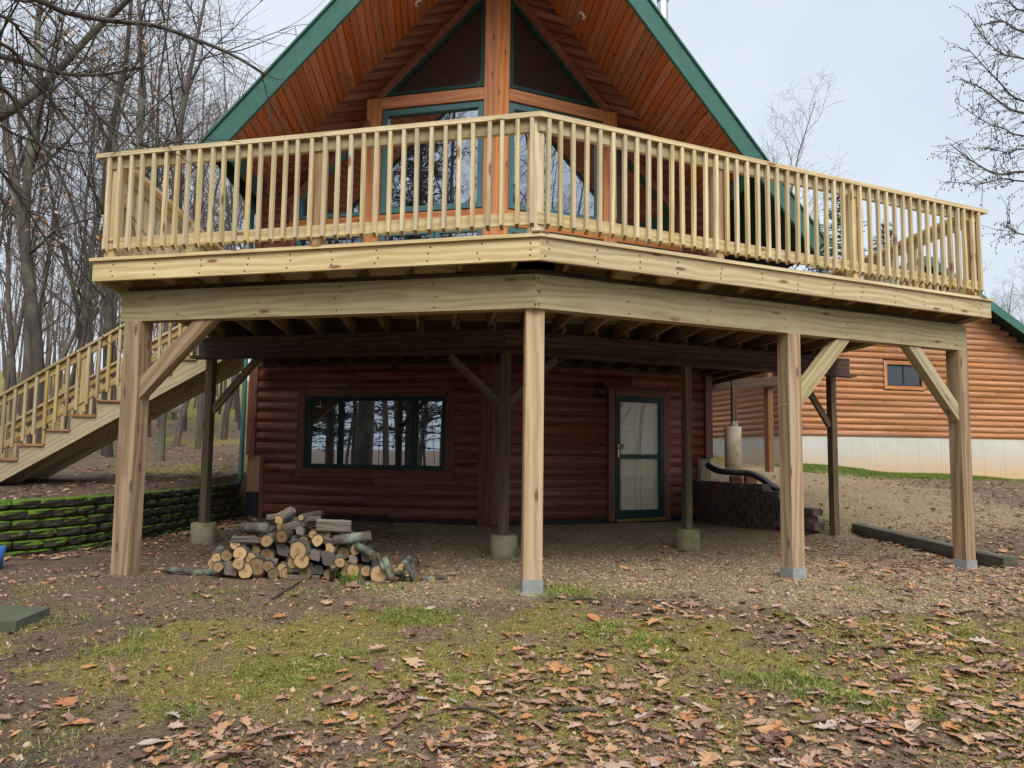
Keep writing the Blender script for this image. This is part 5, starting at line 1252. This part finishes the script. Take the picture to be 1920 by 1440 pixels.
while cnt < 20000:
    v = 2.4+8*lr.random()**1.4; u = lr.uniform(-.72*v-.6, .92*v+.6)
    if (v > 7.4 and u < -3.4) or H_skip(u, v) or lr.random() > .35+.5*leaf_density(u, v): continue
    sz = lr.uniform(.006, .022); a = lr.uniform(0, 6.28); ex, ey = math.cos(a)*sz, math.sin(a)*sz; z = H(u, v)+.004; k = lr.uniform(.25, .7); t1, t2 = lr.gauss(0, .006), lr.gauss(0, .006)
    allv.append(np.array([(u+ex, v+ey, z+t1), (u-ey*k, v+ex*k, z+t2+.004), (u-ex, v-ey, z-t1+.003), (u+ey*k, v-ex*k, z-t2+.003)])); allf.append([off, off+1, off+2, off+3]); allr.append(lr.random()**1.3); off += 4; cnt += 1
me = bpy.data.meshes.new('leaf_litter'); me.from_pydata(np.vstack(allv).tolist(), [], allf); me.materials.append(M['leaf_attr'])
at = me.attributes.new('rnd', 'FLOAT', 'FACE'); at.data.foreach_set('value', np.array(allr, dtype=np.float32))
o = inst('leaf_litter', me, ground); tag(o, kind='stuff')
# grass
gv = []; gf = []; gr = []
def tuft(u, v, n, h, spread, hue):
    z = H(u, v)
    for i in range(n):
        a = lr.uniform(0, 6.28); d = Vector((math.cos(a), math.sin(a), 0)); p = Vector((u, v, z-.01))+d*lr.uniform(0, spread); hh = h*lr.uniform(.5, 1.2); l = lr.uniform(.2, .9)*hh
        s_ = Vector((-d.y, d.x, 0))*lr.uniform(.0018, .0035); n0 = len(gv)
        m1 = p+d*l*.35+Vector((0, 0, hh*.6)); t = p+d*l+Vector((0, 0, hh*.85))
        gv.extend([tuple(p-s_), tuple(p+s_), tuple(m1+s_*.8), tuple(m1-s_*.8), tuple(t)]); gf.append([n0, n0+1, n0+2, n0+3]); gf.append([n0+3, n0+2, n0+4]); q = min(1, max(0, hue+lr.gauss(0, .2))); gr.extend([q, q])
cnt = 0
while cnt < 24000:
    v = 2.5+3.6*lr.random()**1.2; u = lr.uniform(-.72*v-.3, .9*v+.3); g, ms, d = zones(u, v); n = fb(u, v, 1.3, 33)
    if lr.random() < (.2+.5*ms)*(1-g)*(1-.8*d)+max(0, n)*.5*(1-d): tuft(u, v, 4+int(5*max(0, n)+lr.random()*3), .014+.035*max(0, n-.05)+.012*lr.random(), .05, .45 if n > .15 else .82); cnt += 1
for k in range(26): tuft(on_z(662, 1095, .02).x+lr.gauss(0, .05), on_z(662, 1098, .02).y+lr.gauss(0, .03), 5, .12, .02, .1)
cnt = 0
while cnt < 9500:
    v = lr.uniform(15.6, 20.6); u = lr.uniform(8.6, 17.5)
    if (v-.12*(u-9)) > 16.7+.6*fb(u, v, .8, 2)+.7*lr.random() and (GC.y+(u-GC.x)*math.tan(GA))-.1 > v: tuft(u, v, 7, .085, .10, .12); cnt += 1
me = bpy.data.meshes.new('grass'); me.from_pydata(gv, [], gf); me.materials.append(M['grass']); at = me.attributes.new('rnd', 'FLOAT', 'FACE'); at.data.foreach_set('value', np.array(gr, dtype=np.float32))
tag(inst('grass', me), 'short sparse grass and moss growing between the fallen leaves', 'grass', kind='stuff')
# pea gravel
pv = []; pf = []; pr_ = []; cnt = 0
while cnt < 15000:
    if cnt < 11500: v = 4.9+7.6*lr.random()**1.3; u = lr.uniform(-1.6, 5.6)
    else: v = lr.uniform(9.5, 18); u = lr.uniform(5.3, 10)
    if H_skip(u, v): continue
    if lr.random() < zones(u, v)[0]**1.5*(.25+.75*sm(-.3, .25, fb(u, v, 1.1, 14))):
        z = H(u, v); s_ = lr.uniform(.006, .014); n0 = len(pv); a = lr.uniform(0, 3.14); c_, d_ = math.cos(a)*s_, math.sin(a)*s_; e = lr.uniform(.6, 1)
        pv.extend([(u+c_, v+d_, z+.003), (u-d_*e, v+c_*e, z+.003), (u-c_, v-d_, z+.003), (u+d_*e, v-c_*e, z+.003), (u, v, z+s_*.8)])
        pf.extend([[n0, n0+1, n0+4], [n0+1, n0+2, n0+4], [n0+2, n0+3, n0+4], [n0+3, n0, n0+4]]); q = lr.random(); pr_.extend([q]*4); cnt += 1
me = bpy.data.meshes.new('gravel'); me.from_pydata(pv, [], pf); me.materials.append(M['pebble']); at = me.attributes.new('rnd', 'FLOAT', 'FACE'); at.data.foreach_set('value', np.array(pr_, dtype=np.float32))
tag(inst('gravel', me), 'loose tan pea gravel spread under the deck and up the path', 'gravel', kind='stuff')
